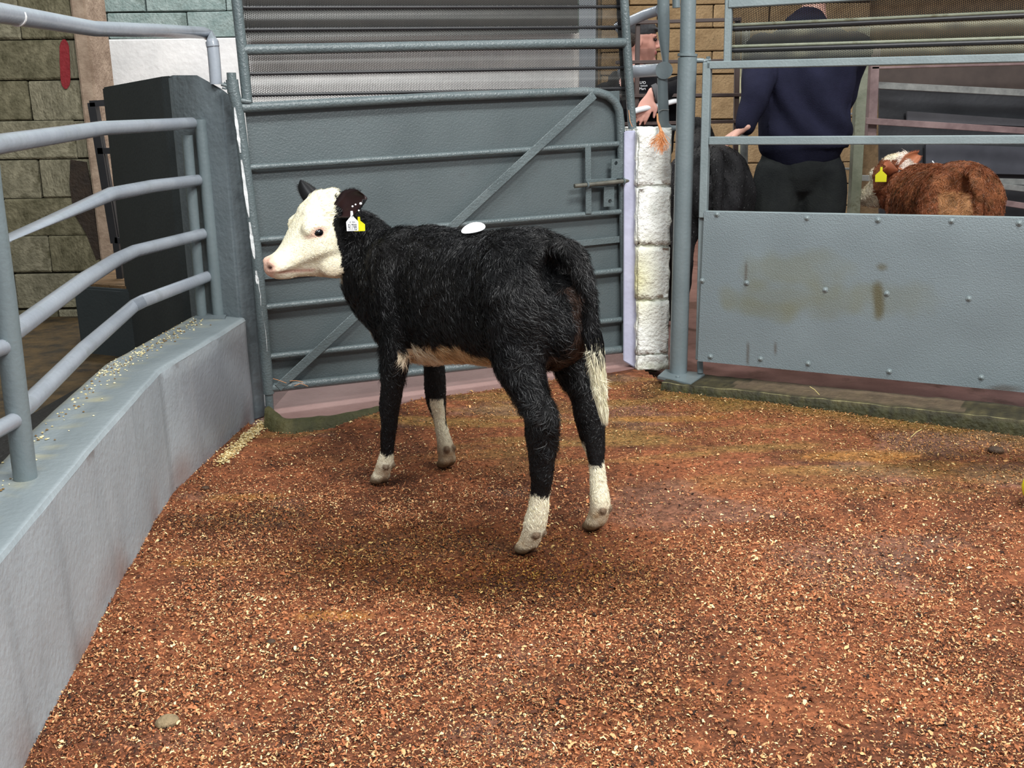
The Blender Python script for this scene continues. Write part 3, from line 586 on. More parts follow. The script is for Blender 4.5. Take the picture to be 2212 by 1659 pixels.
# twine tuft
TW = thing('baler_twine', 'frayed orange twine tied to the flattened pipe and hanging over the white pillar', 'twine', tuple(gy(1425, 290, 4.15)))
tm = MB(); rt_ = random.Random(11)
def Q(u, v, y): return gy(u, v, y)
tm.tube([Q(1420, 246, 4.32), Q(1421, 262, 4.3), Q(1427, 280, 4.22), Q(1430, 292, 4.16)], [.0035, .0045, .006, .008], 8)
obj('knot', tm, M_twine, TW, smooth=True); sb = MB()
for i in range(70):
    a = rt_.uniform(-1, 1); L_ = rt_.uniform(25, 52); u0, v0 = 1428+rt_.uniform(-3, 5), 284+rt_.uniform(-2, 6); pts = []
    for k in range(5):
        t = k/4; pts.append(Q(u0+a*24*t-abs(a)*3*t*t+rt_.uniform(-1.5, 1.5), v0+L_*t*(1-.35*abs(a))+rt_.uniform(-1.5, 1.5), 4.145+rt_.uniform(-.006, .004)))
    sb.tube(pts, .0009, 4)
obj('frayed_end', sb, M_twine, TW, kind='stuff')
obj('wisp', MB().tube([Q(1358, 238, 4.28), Q(1361, 262, 4.27), Q(1366, 274, 4.26)], .0012, 5), M_twine, TW)
# ------------------------------------------------------------------ round posts
RP = thing('round_post', 'thick round grey steel post on a bolted base plate, right of the white pillar', 'post', tuple(gz(1467, 808, .05)))
YP = gz(1467, 808, .05)[1]
obj('shaft', MB().tube([gy(1465, 808, YP), gy(1472, 560, YP), gy(1481, 250, YP), gy(1485, 124, YP)], .0365, 24), M_tube, RP, smooth=True)
obj('upper_shaft', MB().tube([gy(1484.5, 130, YP), gy(1487, 0, YP), gy(1489, -90, YP)], .0293, 24), M_tube, RP, smooth=True)
obj('collar', MB().tube([gy(1484.8, 122, YP), gy(1485.3, 116, YP)], .0385, 20), M_tube, RP, smooth=True)
bp_ = [gz(1420, 812, .058), gz(1437, 797, .058), gz(1503, 803, .058), gz(1523, 807, .058), gz(1492, 829, .058)]
obj('base_plate', MB().prism([tuple(p) for p in bp_], .045, .058), M_tube, RP, bevel=.002)
obj('anchor_bolt', MB().disc(gz(1464, 815, .058), (0, 0, 1), .009, .008), M_tube, RP, smooth=True)
obj('hinge_arm', MB().tube([gy(1500, 130, YP), gy(1520, 131, YP)], .009, 10).tube([gy(1519, 133, YP), gy(1535, 129, YP)], .0085, 10).tube([gy(1530, 122, YP), gy(1530, 129, YP)], .008, 8), M_tube, RP, smooth=True)
obj('pintle', MB().tube([gz(1513, 806, .06), gy(1512, 780, YP-.02)], .0125, 12), M_tube, RP, smooth=True)
FP = thing('flattened_pipe', 'grey pipe with a pinched flattened joint, just left of the thick round post', 'pipe', tuple(gy(1436, 285, 4.32)))
YF = 4.34
obj('upper_pipe', MB().tube([gy(1434, -90, YF), gy(1433, 0, YF), gy(1434, 70, YF), gy(1436, 108, YF), gy(1438, 138, YF)], [(.0245, .0245), (.0245, .0245), (.024, .022), (.018, .024), (.011, .024)], 16), M_tube, FP, smooth=True)
obj('joint_disc', MB().tube([gy(1434.5, 152, YF-.03), gy(1435, 152, YF+.01)], .0345, 20), M_tube, FP, smooth=True)
obj('lower_pipe', MB().tube([gy(1431, 168, YF), gy(1432, 215, YF), gy(1434, 262, YF), gy(1438, 274, YF), gy(1449, 277, YF), gy(1470, 277, YF)], [.021, .0225, .0225, .02, .012, .010], 16), M_tube, FP, smooth=True)
obj('wire_tie', MB().tube([gy(1421, 241, YF-.02), gy(1430, 237, YF-.026), gy(1445, 237, YF-.022)], .0016, 6), M_galv, FP, smooth=True)
o = obj('short_pipe', MB().tube([gy(1460, -60, 4.5), gy(1461, 17, 4.5)], .0165, 12), M_tube, smooth=True); tag(o, 'short end of grey pipe hanging down beside the top of the thick post', 'pipe')
BR = thing('bent_rails', 'lavender grey curved pipe rails between the gate and the flattened pipe', 'railing', tuple(gy(1390, 152, 4.5)))
obj('rail', MB().tube([gy(1330, 62, 4.5), gy(1364, 45, 4.48), gy(1395, 31, 4.45), gy(1424, 22, 4.38)], .0205), M_rail, BR, smooth=True)
obj('rail', MB().tube([gy(1340, 156, 4.5), gy(1375, 154, 4.46), gy(1424, 151, 4.38)], .026), M_rail, BR, smooth=True)
# ------------------------------------------------------------------ right gate
QA = np.array([.80, 4.02, 0]); QB = np.array([1.95, 3.53, 0]); qd = (QB-QA)/np.linalg.norm(QB-QA); qn = np.array([-qd[1], qd[0], 0])
def Qg(u, v, off=0.): return onplane(u, v, QA, QB, off)
RG = thing('panel_gate', 'large grey gate with a bolted sheet lower panel and open box-section bars', 'gate', tuple(Qg(1510, 790)))
def bar(mb, a, b, w_, d_, off=.0):
    p = Qg(*a, off) if len(a) == 2 else np.array(a); q = Qg(*b, off) if len(b) == 2 else np.array(b); t = q-p; L_ = np.linalg.norm(t); t /= L_; s_ = np.cross(t, qn); s_ /= np.linalg.norm(s_); return mb.box((p+q)/2, (L_, w_, d_), (t, s_, np.cross(t, s_)), bev=.003)
U2 = 2420                                     # the gate runs on past the picture's edge
ln = lambda a, b, u: a[1]+(b[1]-a[1])*(u-a[0])/(b[0]-a[0])
def rowbar(a, b, wpx, off=0.0, d_=.04):
    w_ = wpx*4.02/2278; e = (U2, ln(a, b, U2)); return bar(MB(), a, e, w_, d_, off)
obj('top_bar', rowbar((1528, 141.5), (2212, 125), 16), M_box, RG)
obj('middle_bar', rowbar((1533, 304), (2212, 301.5), 17.5), M_box, RG)
obj('stile', bar(MB(), (1528.5, 135), (1519.5, 470), .030, .04), M_box, RG)
obj('hidden_stile', bar(MB(), (1519, 470, ), (1512, 776), .03, .035, .012), M_box, RG)
obj('top_angle', rowbar((1524, 456.5), (2212, 470), 3, -.004, .03), M_box, RG)
obj('upper_stile', bar(MB(), (1571.5, 134), (1577, -80), .026, .03), M_box, RG)
obj('upper_bar', rowbar((1575, 9), (1860, -8), 17), M_box, RG)
# panel sheet as a fine grid with stains and its paint
nx, nzv = 170, 70; V = []; Cc = []; Fq = []
for i in range(nx+1):
    for j in range(nzv+1):
        t = i/nx; s_ = j/nzv; u = 1521-14*s_+(U2-1521+14*s_)*t; vt = 457+(u-1521)*.0205; vb = 780+(u-1507)*.0965; v = vt+(vb-vt)*s_
        p = Qg(u, v, -.024+.002*nz((u/200, v/200, 0), 2)); V.append(p)
        n1 = nz((u/120, v/120, 5), 1); c = g(116, 128, 132)*(1+.08*n1)
        n2 = nz((u/40, v/40, 9), 1)
        def el(cu, cv, ru, rv, k, a, sl=0):
            du = (u-cu); dv = (v-cv-sl*du); d = math.sqrt((du/ru)**2+(dv/rv)**2)+.5*n2; return a*max(0, min(1, (1.15-d)/.6))
        for (cu, cv, ru, rv, a, sl) in [(1720, 585, 120, 46, .42, 0), (1690, 640, 130, 38, .35, 0), (1650, 670, 90, 22, .4, .15), (1810, 655, 100, 34, .38, -.1), (1575, 640, 26, 30, .35, 0), (1930, 650, 100, 40, .28, 0)]:
            m_ = el(cu, cv, ru, rv, 0, a, sl); c = c*(1-m_)+g(110, 112, 90)*m_
        for (cu, cv, ru, rv, a, sl) in [(1898, 650, 14, 40, .9, -1.4), (1904, 577, 16, 10, .7, -1.2)]:
            m_ = el(cu, cv, ru, rv, 0, a, 0); c = c*(1-m_)+g(88, 84, 62)*m_
        for (cu, cv, ru, rv) in [(1610, 585, 2.5, 30), (1615, 760, 2.5, 24), (1676, 752, 3, 18), (2170, 840, 40, 10)]:
            m_ = el(cu, cv, ru, rv, 0, .7, 0); c = c*(1-m_)+g(78, 70, 62)*m_
        m_ = max(0, 1-(v-vt)/70)*.35; c = c*(1-m_)+g(134, 146, 150)*m_
        Cc.append(c)
for i in range(nx):
    for j in range(nzv): a = i*(nzv+1)+j; Fq.append((a, a+nzv+1, a+nzv+2, a+1))
mesh_np('panel_sheet', V, [np.array(Fq)], M_panel, RG, cols=np.array(Cc), smooth=True)
c4 = [Qg(1521, 458, -.018), Qg(U2, 475, -.018), Qg(U2, 867, -.018), Qg(1508, 779, -.018)]
obj('sheet_backing', MB().add(c4+[p+qn*.006 for p in c4], [(0, 1, 2, 3), (4, 7, 6, 5), (0, 4, 5, 1), (1, 5, 6, 2), (2, 6, 7, 3), (3, 7, 4, 0)]), M_box, RG)
for (u, v) in [(1549, 463), (1743.5, 471), (1897, 475), (2056, 477), (2202, 482), (1517, 606), (1613, 611), (1783, 626), (1916, 634), (2093, 645), (1535, 770), (1643, 775), (1746, 785), (1921, 802), (2120, 815)]:
    c_ = Qg(u, v, -.026); m_ = MB().disc(c_, -qn, .0105, .0025, 12); m_.tube([c_-qn*.002, c_-qn*.006, c_-qn*.0085], [.0062, .0055, .0022], 10); obj('bolt_head', m_, M_panel if False else M_box, RG, smooth=True)
# curved perforated laths above
rl = [(-55, -110), (-4, -62), (52, 22), (98, 78), (142, 128)]
def creamy(t, s_):
    n1 = nz((t*9, s_*2, 3), 2); k = .5+.5*math.tanh((s_-.42+.35*n1)*5); return g(128, 126, 104)*(1-k)+g(76, 77, 70)*k
def dk(t, s_): return g(60, 60, 62)
for i in range(4):
    lath(1566, U2, rl[i][0], ln((1566, rl[i][0]), (2212, rl[i][1]), U2), rl[i+1][0], ln((1566, rl[i+1][0]), (2212, rl[i+1][1]), U2), Qg, .05, .016, creamy if i > 1 else dk, root=RG, pitch=.0062, mat=M_lath2 if i > 1 else M_lath)
    if i: obj('slat_joint', MB().tube([Qg(1566, rl[i][0]+3, .03), Qg(U2, ln((1566, rl[i][0]+3), (2212, rl[i][1]+3), U2), .03)], .0055, 8), M_galvd, RG, smooth=True); obj('slat_groove', MB().tube([Qg(1566, rl[i][0]+11, .034), Qg(U2, ln((1566, rl[i][0]+11), (2212, rl[i][1]+11), U2), .034)], .0085, 8), M_black, RG, smooth=True)
# solid cream strips behind the two lower laths
# ------------------------------------------------------------------ left railing
RL = thing('ring_railing', 'light grey five-rail tube railing standing on the low wall at the left', 'railing', (-1.12, 3.0, ZW))
mid = [(b+q)/2 for b, q in zip(base, back)]
# the railing's own plan line: post far, bend, post near, onwards
far = gz(428, 680, ZW); near = gz(55, 1033, ZW); bend = gz(262, 800, ZW); 
bend = np.array([-1.16, 2.98, ZW]); nxt = near+np.array([.09, -.62, 0])
farR = gz(455, 683, ZW)
def RLp(u, v, seg):
    A, B = [(bend, farR), (near, bend), (near, nxt)][seg]; return onplane(u, v, A, B)
obj('far_post', MB().tube([gz(473, 682, ZW), onplane(433, 258, gz(473, 682, ZW), gz(473, 682, ZW)+np.array([1., 0, 0]))], .0225, 18), M_tube, RL, smooth=True)
obj('back_post', MB().tube([gz(436, 684, ZW), onplane(404, 292, gz(436, 684, ZW), gz(436, 684, ZW)+np.array([1., 0, 0]))], .0195, 16), M_tube, RL, smooth=True)
obj('foot_plate', MB().prism([tuple(gz(*q, ZW)) for q in [(420, 690), (432, 668), (492, 678), (486, 690)]], ZW-.002, ZW+.006), M_pillar, RL)
np_ = near; obj('near_post', MB().tube([np_, onplane(8, 640, np_, np_+np.array([1., 0, 0])), onplane(-22, 420, np_, np_+np.array([1., 0, 0])), onplane(-66, 22, np_, np_+np.array([1., 0, 0]))], .0238, 20), M_tube, RL, smooth=True)
rails = [ [(-60, 10, 1), (0, 28, 1), (203, 62, 1), (340, 66, 0), (440, 71, 0)],
          [(-120, 345, 1), (0, 311, 1), (222, 277, 1), (330, 271, 0), (414, 266, 0)],
          [(-70, 555, 1), (0, 522, 1), (238, 420, 1), (330, 402, 0), (430, 389, 0)],
          [(8, 728, 1), (30, 716, 1), (180, 606, 1), (250, 562, 1), (290, 543, 1), (440, 505, 0)],
          [(40, 888, 1), (60, 874, 1), (180, 756, 1), (290, 660, 1), (310, 650, 0), (452, 596, 0)] ]
def seam(path):
    return path
bendpx = [203, 222, 238, 268, 296]
for k, rp_ in enumerate(rails):
    P = []
    for (u, v, s_) in rp_: P.append(RLp(u, v, s_))
    if k < 3:      # carry the rail on past the near post to the next one, out of frame
        a_, b_ = P[1], P[2]; t_ = (near[1]-a_[1])/(b_[1]-a_[1]); c_ = a_+(b_-a_)*t_; P = [c_+(nxt-near)*1.9, c_+(nxt-near)*.06, c_+(bend-near)*.06]+P[1:]
    if k == 0:
        e = RLp(452, 76, 0); f = onplane(459, 92, PF0, PF1); P += [e]
        P = P+[f, onplane(463, 130, PF0, PF1, .0), onplane(467, 182, PF0, PF1, .0)]
    obj('rail', MB().tube(P, .0205 if k else .0212, 18), M_rail, RL, smooth=True, ang=60)
obj('elbow_collar', MB().tube([onplane(458, 90, PF0, PF1), onplane(460, 101, PF0, PF1)], .0225, 16), M_rail, RL, smooth=True)
for (a, b) in [((0, 925), (42, 902)), ((0, 758), (12, 748))]:
    q0 = RLp(b[0], b[1], 2); q1 = onplane(a[0]-60, a[1]+(a[1]-b[1])*60/42, near, nxt); q1 = q0+(q1-q0)*((near[1]-1.9*.62)-q0[1])/(q1[1]-q0[1]); obj('rail', MB().tube([q1, q0], .0165, 14), M_rail, RL, smooth=True)
e2 = near+(nxt-near)*1.9
obj('end_post', MB().tube([e2, e2+np.array([0, 0, 1.02])], .0238, 18), M_tube, RL, smooth=True)
for (u, v) in [(4, 745), (38, 905), (34, 893)]: obj('weld', MB().tube([RLp(u-3, v-8, 1), RLp(u+2, v+9, 1)], .012, 8), M_tube, RL, smooth=True)
obj('sleeve_mark', MB().tube([RLp(33, 35, 1), RLp(36, 35.6, 1)], .0218, 16), M_wpaint, RL, smooth=True)
# ------------------------------------------------------------------ calves
def remesh(mb, voxel, smooth_it=6, fac=.5):
    me = bpy.data.meshes.new('tmp'); me.from_pydata(mb.v, [], mb.f); bm = bmesh.new(); bm.from_mesh(me); bmesh.ops.recalc_face_normals(bm, faces=bm.faces); bm.to_mesh(me); bm.free()
    o = bpy.data.objects.new('tmp', me); COL.objects.link(o); m = o.modifiers.new('r', 'REMESH'); m.mode = 'VOXEL'; m.voxel_size = voxel
    s = o.modifiers.new('s', 'SMOOTH'); s.factor = fac; s.iterations = smooth_it
    dg = bpy.context.evaluated_depsgraph_get(); ev = o.evaluated_get(dg).to_mesh(); n = len(ev.vertices); V = np.zeros(n*3, np.float32); ev.vertices.foreach_get('co', V); N = np.zeros(n*3, np.float32); ev.vertices.foreach_get('normal', N)
    ev.calc_loop_triangles(); T = np.zeros(len(ev.loop_triangles)*3, np.int32); ev.loop_triangles.foreach_get('vertices', T)
    Fs = [tuple(p.vertices) for p in ev.polygons]; o.evaluated_get(dg).to_mesh_clear(); bpy.data.objects.remove(o); bpy.data.meshes.remove(me)
    q = np.array([f for f in Fs if len(f) == 4]).reshape(-1, 4); t = np.array([f for f in Fs if len(f) == 3]).reshape(-1, 3)
    return V.reshape(-1, 3), N.reshape(-1, 3), T.reshape(-1, 3), [q, t]
def crom(a, sub):
    a = np.array(a, float); out = []
    for i in range(len(a)-1):
        p0 = a[max(i-1, 0)]; p1 = a[i]; p2 = a[i+1]; p3 = a[min(i+2, len(a)-1)]
        for k in range(sub):
            t = k/sub; out.append(.5*((2*p1)+(-p0+p2)*t+(2*p0-5*p1+4*p2-p3)*t*t+(-p0+3*p1-3*p2+p3)*t**3))
    out.append(a[-1]); return np.array(out)
def limb(mb, st, n=16, sub=3, lat=None, cap=True, ex=1.0):
    """st rows: x,y,z,ra(lateral),rb(other). lat: lateral axis; sections perpendicular to the path"""
    S = crom(st, sub); P = S[:, :3]; T = np.gradient(P, axis=0); T /= np.linalg.norm(T, axis=1)[:, None]+1e-9; V = []; lat = np.array(lat, float)
    rows = []
    def ring(c, t, ra, rb):
        X = lat-t*np.dot(lat, t); X /= np.linalg.norm(X); Y = np.cross(t, X); r = []
        for k in range(n):
            a = 2*math.pi*k/n; ca, sa = math.cos(a), math.sin(a); r.append(c+X*ra*math.copysign(abs(ca)**ex, ca)+Y*rb*math.copysign(abs(sa)**ex, sa))
        return r
    r0 = min(S[0, 3], S[0, 4]); r1 = min(S[-1, 3], S[-1, 4])
    if cap:
        for q in (.92, .6): rows.append(ring(P[0]-T[0]*r0*q*.8, T[0], S[0, 3]*math.sqrt(1-q*q), S[0, 4]*math.sqrt(1-q*q)))
    for i in range(len(P)): rows.append(ring(P[i], T[i], max(.002, S[i, 3]), max(.002, S[i, 4])))
    if cap:
        for q in (.6, .92): rows.append(ring(P[-1]+T[-1]*r1*q*.8, T[-1], S[-1, 3]*math.sqrt(1-q*q), S[-1, 4]*math.sqrt(1-q*q)))
    for r in rows: V += r
    m = len(rows); F = [(i*n+k, i*n+(k+1) % n, (i+1)*n+(k+1) % n, (i+1)*n+k) for i in range(m-1) for k in range(n)]+[tuple(range(n))[::-1], tuple((m-1)*n+k for k in range(n))]
    mb.add(V, F); return mb
def ell(mb, c, r, ax=None, n=12):
    c = np.array(c, float); ax = np.eye(3) if ax is None else np.array(ax); V = []; F = []; m = 8
    for i in range(1, m):
        a = math.pi*i/m
        for k in range(n): b = 2*math.pi*k/n; V.append(c+ax[0]*r[0]*math.sin(a)*math.cos(b)+ax[1]*r[1]*math.sin(a)*math.sin(b)+ax[2]*r[2]*math.cos(a))
    V += [c+ax[2]*r[2], c-ax[2]*r[2]]; t = len(V)-2
    for i in range(m-2):
        for k in range(n): F.append((i*n+k, i*n+(k+1) % n, (i+1)*n+(k+1) % n, (i+1)*n+k))
    for k in range(n): F += [(t, (k+1) % n, k), (t+1, (m-2)*n+k, (m-2)*n+(k+1) % n)]
    mb.add(V, F); return mb
class Frame:
    def __init__(s, M, hd, sc=1., wx=1.):
        s.wx = wx
        s.M = np.array([M[0], M[1], 0.]); s.h = np.array([hd[0], hd[1], 0.]); s.h /= np.linalg.norm(s.h); s.L = np.array([-s.h[1], s.h[0], 0.]); s.sc = sc
    def w(s, h, l, z): return s.M+s.sc*(h*s.h+l*s.L+np.array([0, 0, z]))
    def loc(s, P): q = (P-s.M)/s.sc; return q@s.h, q@s.L, q[:, 2]
TORSO = [(-.375, .735, .60, .045), (-.358, .775, .53, .078), (-.325, .803, .485, .108), (-.27, .822, .465, .125), (-.20, .828, .457, .130), (-.13, .814, .458, .125), (-.06, .802, .452, .128), (.05, .80, .436, .135), (.14, .80, .42, .135), (.25, .798, .40, .125), (.34, .792, .39, .11), (.42, .78, .40, .09), (.48, .745, .44, .07), (.515, .70, .50, .045)]
NH = [(-.20, .05, .74, .08), (-.255, .075, .66, .092), (-.272, .082, .60, .09), (-.284, .09, .55, .08), (-.305, .105, .50, .064), (-.338, .115, .457, .047), (-.380, .12, .41, .040), (-.396, .12, .385, .042), (-.393, .12, .341, .040), (-.396, .12, .304, .036), (-.396, .12, .27, .032), (-.397, .12, .232, .0295), (-.392, .12, .2, .0255), (-.380, .12, .134, .0255), (-.370, .12, .105, .0285), (-.362, .12, .075, .029), (-.345, .12, .045, .028)]
FHs = [(-.17, -.05, .74, .08), (-.22, -.075, .66, .088), (-.235, -.085, .60, .082), (-.24, -.1, .53, .06), (-.262, -.115, .441, .047), (-.302, -.12, .385, .040), (-.320, -.12, .323, .040), (-.335, -.12, .263, .034), (-.344, -.12, .232, .027), (-.350, -.12, .2, .0215), (-.356, -.12, .149, .0225), (-.364, -.12, .095, .027), (-.362, -.12, .06, .028), (-.352, -.12, .04, .028)]
NF = [(.30, .07, .70, .08), (.27, .085, .60, .072), (.255, .10, .53, .056), (.252, .11, .46, .044), (.262, .12, .39, .037), (.268, .12, .338, .033), (.286, .12, .268, .030), (.292, .12, .214, .025), (.303, .12, .174, .0235), (.313, .12, .119, .021), (.325, .12, .082, .027), (.345, .12, .05, .025)]
FFs = [(.33, -.07, .70, .075), (.35, -.09, .58, .06), (.37, -.105, .46, .045), (.391, -.12, .382, .035), (.386, -.12, .302, .034), (.385, -.12, .27, .034), (.38, -.12, .222, .031), (.372, -.12, .191, .025), (.366, -.12, .162, .020), (.352, -.12, .109, .0215), (.340, -.12, .072, .028), (.335, -.12, .045, .028)]
HEADS = [
    (-.055, 445, 600, .060), (0., 414, 603, .070), (.03, 412, 599, .081), (.06, 419, 595, .090), (.09, 438, 592, .089), (.12, 468, 591, .070), (.15, 503, 590, .056), (.18, 530, 590, .049), (.203, 541, 589, .047), (.219, 549, 583, .041)]
class Calf:
    def __init__(s, fr, head_w, yaw, hs=1., px=(0, 500)):
        s.fr = fr; s.H0 = np.array(head_w); s.f = np.array([math.cos(yaw), math.sin(yaw), 0]); s.b = np.array([-s.f[1], s.f[0], 0]); s.hs = hs
    def hw(s, a, b, c): return s.H0+s.hs*(a*s.f+b*s.b+np.array([0, 0, c]))
    def hloc(s, P): q = (P-s.H0)/s.hs; return q@s.f, q@s.b, q[:, 2]
    def build(s, tail=True, legs=True, neckst=None):
        fr = s.fr; mb = MB(); W = lambda r: (*fr.w(r[0], r[1], r[2]), r[3]*fr.sc, r[3]*fr.sc*1.04)
        S = [(*fr.w(h, 0, (t+b)/2), wd*fr.sc*fr.wx, (t-b)/2*fr.sc) for h, t, b, wd in TORSO]
        limb(mb, S, 24, 3, fr.L, ex=.9)
        for L_ in (NH, FHs, NF, FFs): limb(mb, [W(r) for r in L_], 16, 3, fr.L)
        for st, dz in ((NH, .335), (FHs, .342), (NF, .366), (FFs, .336)):
            hx = (-dz if st in (NH, FHs) else dz); hx = {id(NH): -.330, id(FHs): -.340, id(NF): .362, id(FFs): .342}[id(st)]; l0 = st[-1][1]
            s.dew = getattr(s, 'dew', [])
            for q in (-1, 1):
                s.dew.append(fr.w(st[-2][0]-st[-2][3]*1.0, l0+q*.015, .076))
                limb(mb, [(*fr.w(hx-.018, l0+q*.013, .040), .016*fr.sc, .020*fr.sc), (*fr.w(hx-.002, l0+q*.0145, .024), .0165*fr.sc, .0215*fr.sc), (*fr.w(hx+.016, l0+q*.0145, .0135), .015*fr.sc, .0125*fr.sc)], 12, 2, fr.L)
                ell(mb, fr.w(st[-2][0]-st[-2][3]*1.0, l0+q*.015, .076), (.0085*fr.sc,)*3)
        if tail:
            for r in [[(-.33, 0, .795, .026), (-.362, 0, .785, .026), (-.400, .0, .755, .025), (-.428, 0, .705, .021), (-.442, 0, .65, .018), (-.452, 0, .59, .016), (-.460, 0, .54, .016), (-.466, 0, .50, .016), (-.474, 0, .46, .013), (-.482, 0, .425, .008)]]: limb(mb, [W(q) for q in r], 12, 3, fr.L)
        # neck
        n0 = fr.w(.34, .0, .60); n1 = fr.w(.455, .02, .625); n2 = s.hw(-.09, -.0, -.035)*.55+n1*.45; n3 = s.hw(-.05, 0, -.03); n4 = s.hw(.0, 0, -.02)
        if neckst: N_ = neckst
        else: N_ = [(*n0, .10, .175), (*n1, .082, .150), (*n2, .068, .120), (*n3, .060, .108), (*n4, .060, .095)]
        N_ = [(q[0], q[1], q[2], q[3]*fr.sc, q[4]*fr.sc) for q in N_]; limb(mb, N_, 20, 4, fr.L*.6+s.b*.4)
        # head
        Hs = [(*s.hw(a, 0, -((t+b)/2-500)/700), wd*s.hs, (b-t)/1400*s.hs) for a, t, b, wd in HEADS]; 
        P = crom(Hs, 3); V = []; n = 24
        rows = []
        for i, r in enumerate(P):
            for_ = r
            row = [r[:3]+s.b*r[3]*math.copysign(abs(math.cos(2*math.pi*k/n))**.82, math.cos(2*math.pi*k/n))*(1 if math.sin(2*math.pi*k/n) > -.3 else .72)+np.array([0, 0, 1.])*r[4]*math.copysign(abs(math.sin(2*math.pi*k/n))**.85, math.sin(2*math.pi*k/n)) for k in range(n)]
            rows.append(row)
        e = P[-1]; rows.append([e[:3]+s.f*.006*s.hs+(np.array(q)-e[:3])*.7 for q in rows[-1]]); rows.append([e[:3]+s.f*.009*s.hs+(np.array(q)-e[:3])*.3 for q in rows[-2]])
        for r in rows: V += r
        m = len(rows); F = [(i*n+k, i*n+(k+1) % n, (i+1)*n+(k+1) % n, (i+1)*n+k) for i in range(m-1) for k in range(n)]+[tuple(range(n))[::-1], tuple((m-1)*n+k for k in range(n))]
        mb.add(V, F)
        for q in (-1, 1):
            ax = (s.f, s.b, (0, 0, 1))
            ell(mb, s.hw(.080, q*.066, .022), np.array((.048, .028, .036))*s.hs, ax)      # brow
            ell(mb, s.hw(.205, q*.024, -.082), np.array((.022, .021, .022))*s.hs, ax)     # nostril wing
            ell(mb, s.hw(.03, q*.052, -.085), np.array((.05, .022, .05))*s.hs, ax)        # cheek
        ell(mb, s.hw(.165, 0, -.122), np.array((.045, .026, .012))*s.hs, (s.f, s.b, (0, 0, 1)))  # chin
        ell(mb, s.hw(.0, 0, .102), np.array((.03, .04, .028))*s.hs, (s.f, s.b, (0, 0, 1)))  # poll
        s.mb = mb; return mb
    def ears(s, root, mats, spec):
        for k, (q, base_, d, L_, W_, upv) in enumerate(spec):
            B = s.hw(base_[0], base_[1], base_[2]); dv = s.f*d[0]+s.b*d[1]*q+np.array([0, 0, d[2]]); dv /= np.linalg.norm(dv); uv = np.array(upv, float) if upv is not None else np.array([0, 0, 1.]); sd = np.cross(dv, uv); sd /= np.linalg.norm(sd); uv = np.cross(sd, dv)
            V = []; n = 14; m = 9; Cc = []
            for side in (0, 1):
                for i in range(n+1):
                    t = i/n; w_ = W_*.5*math.sqrt(max(0, 1-.93*t**3.2))*(.42+.58*min(1, t*2.4))
                    for j in range(m):
                        a = (j/(m-1)-.5)*2; cup = (a*a)*W_*.34*(1-.3*t); p = B+dv*L_*s.hs*t+uv*a*w_*s.hs+sd*(cup-(.006 if side else 0))*s.hs; V.append(p)
                        c = np.array(mats[0] if side else mats[1]); rim = max(0, abs(a)-.7)/.3; c = c*(1-rim*.6)+np.array(mats[0])*rim*.6; Cc.append(c)
            K = (n+1)*m; F = []
            for i in range(n):
                for j in range(m-1): a0 = i*m+j; F.append((a0, a0+1, a0+m+1, a0+m)); F.append((K+a0, K+a0+m, K+a0+m+1, K+a0+1))
            for i in range(n): F.append((i*m, (i+1)*m, K+(i+1)*m, K+i*m)); F.append((i*m+m-1, K+i*m+m-1, K+(i+1)*m+m-1, (i+1)*m+m-1))
            for j in range(m-1): F.append((n*m+j, n*m+j+1, K+n*m+j+1, K+n*m+j)); F.append((j, K+j, K+j+1, j+1))
            o = mesh_np('ear', V, [np.array(F)], M_fur, root, cols=np.array(Cc), smooth=True)
            # ear fringe
            fr_ = []; Cf = []
            rnd = random.Random(k+5)
            for i in range(260):
                t = rnd.random(); sgn = rnd.choice((-1, 1)); w_ = W_*.5*math.sqrt(max(0, 1-.93*t**3.2))*(.42+.58*min(1, t*2.4)); p = B+dv*L_*s.hs*t+uv*sgn*w_*s.hs*.97+sd*(W_*.34*(1-.3*t)-.003)*s.hs
                d_ = (dv*(.3+t*.8)+uv*sgn*.5+sd*rnd.uniform(-.3, .5)); d_ /= np.linalg.norm(d_); l_ = rnd.uniform(.006, .014)*s.hs; sid = np.cross(d_, sd)*.0006; fr_ += [p-sid, p+sid, p+d_*l_]; Cf += [np.array(mats[0])*rnd.uniform(.7, 1.6)]*3
            mesh_np('ear_fringe', fr_, [np.arange(len(fr_)).reshape(-1, 3)], M_fur, o, cols=np.array(Cf), kind='stuff')
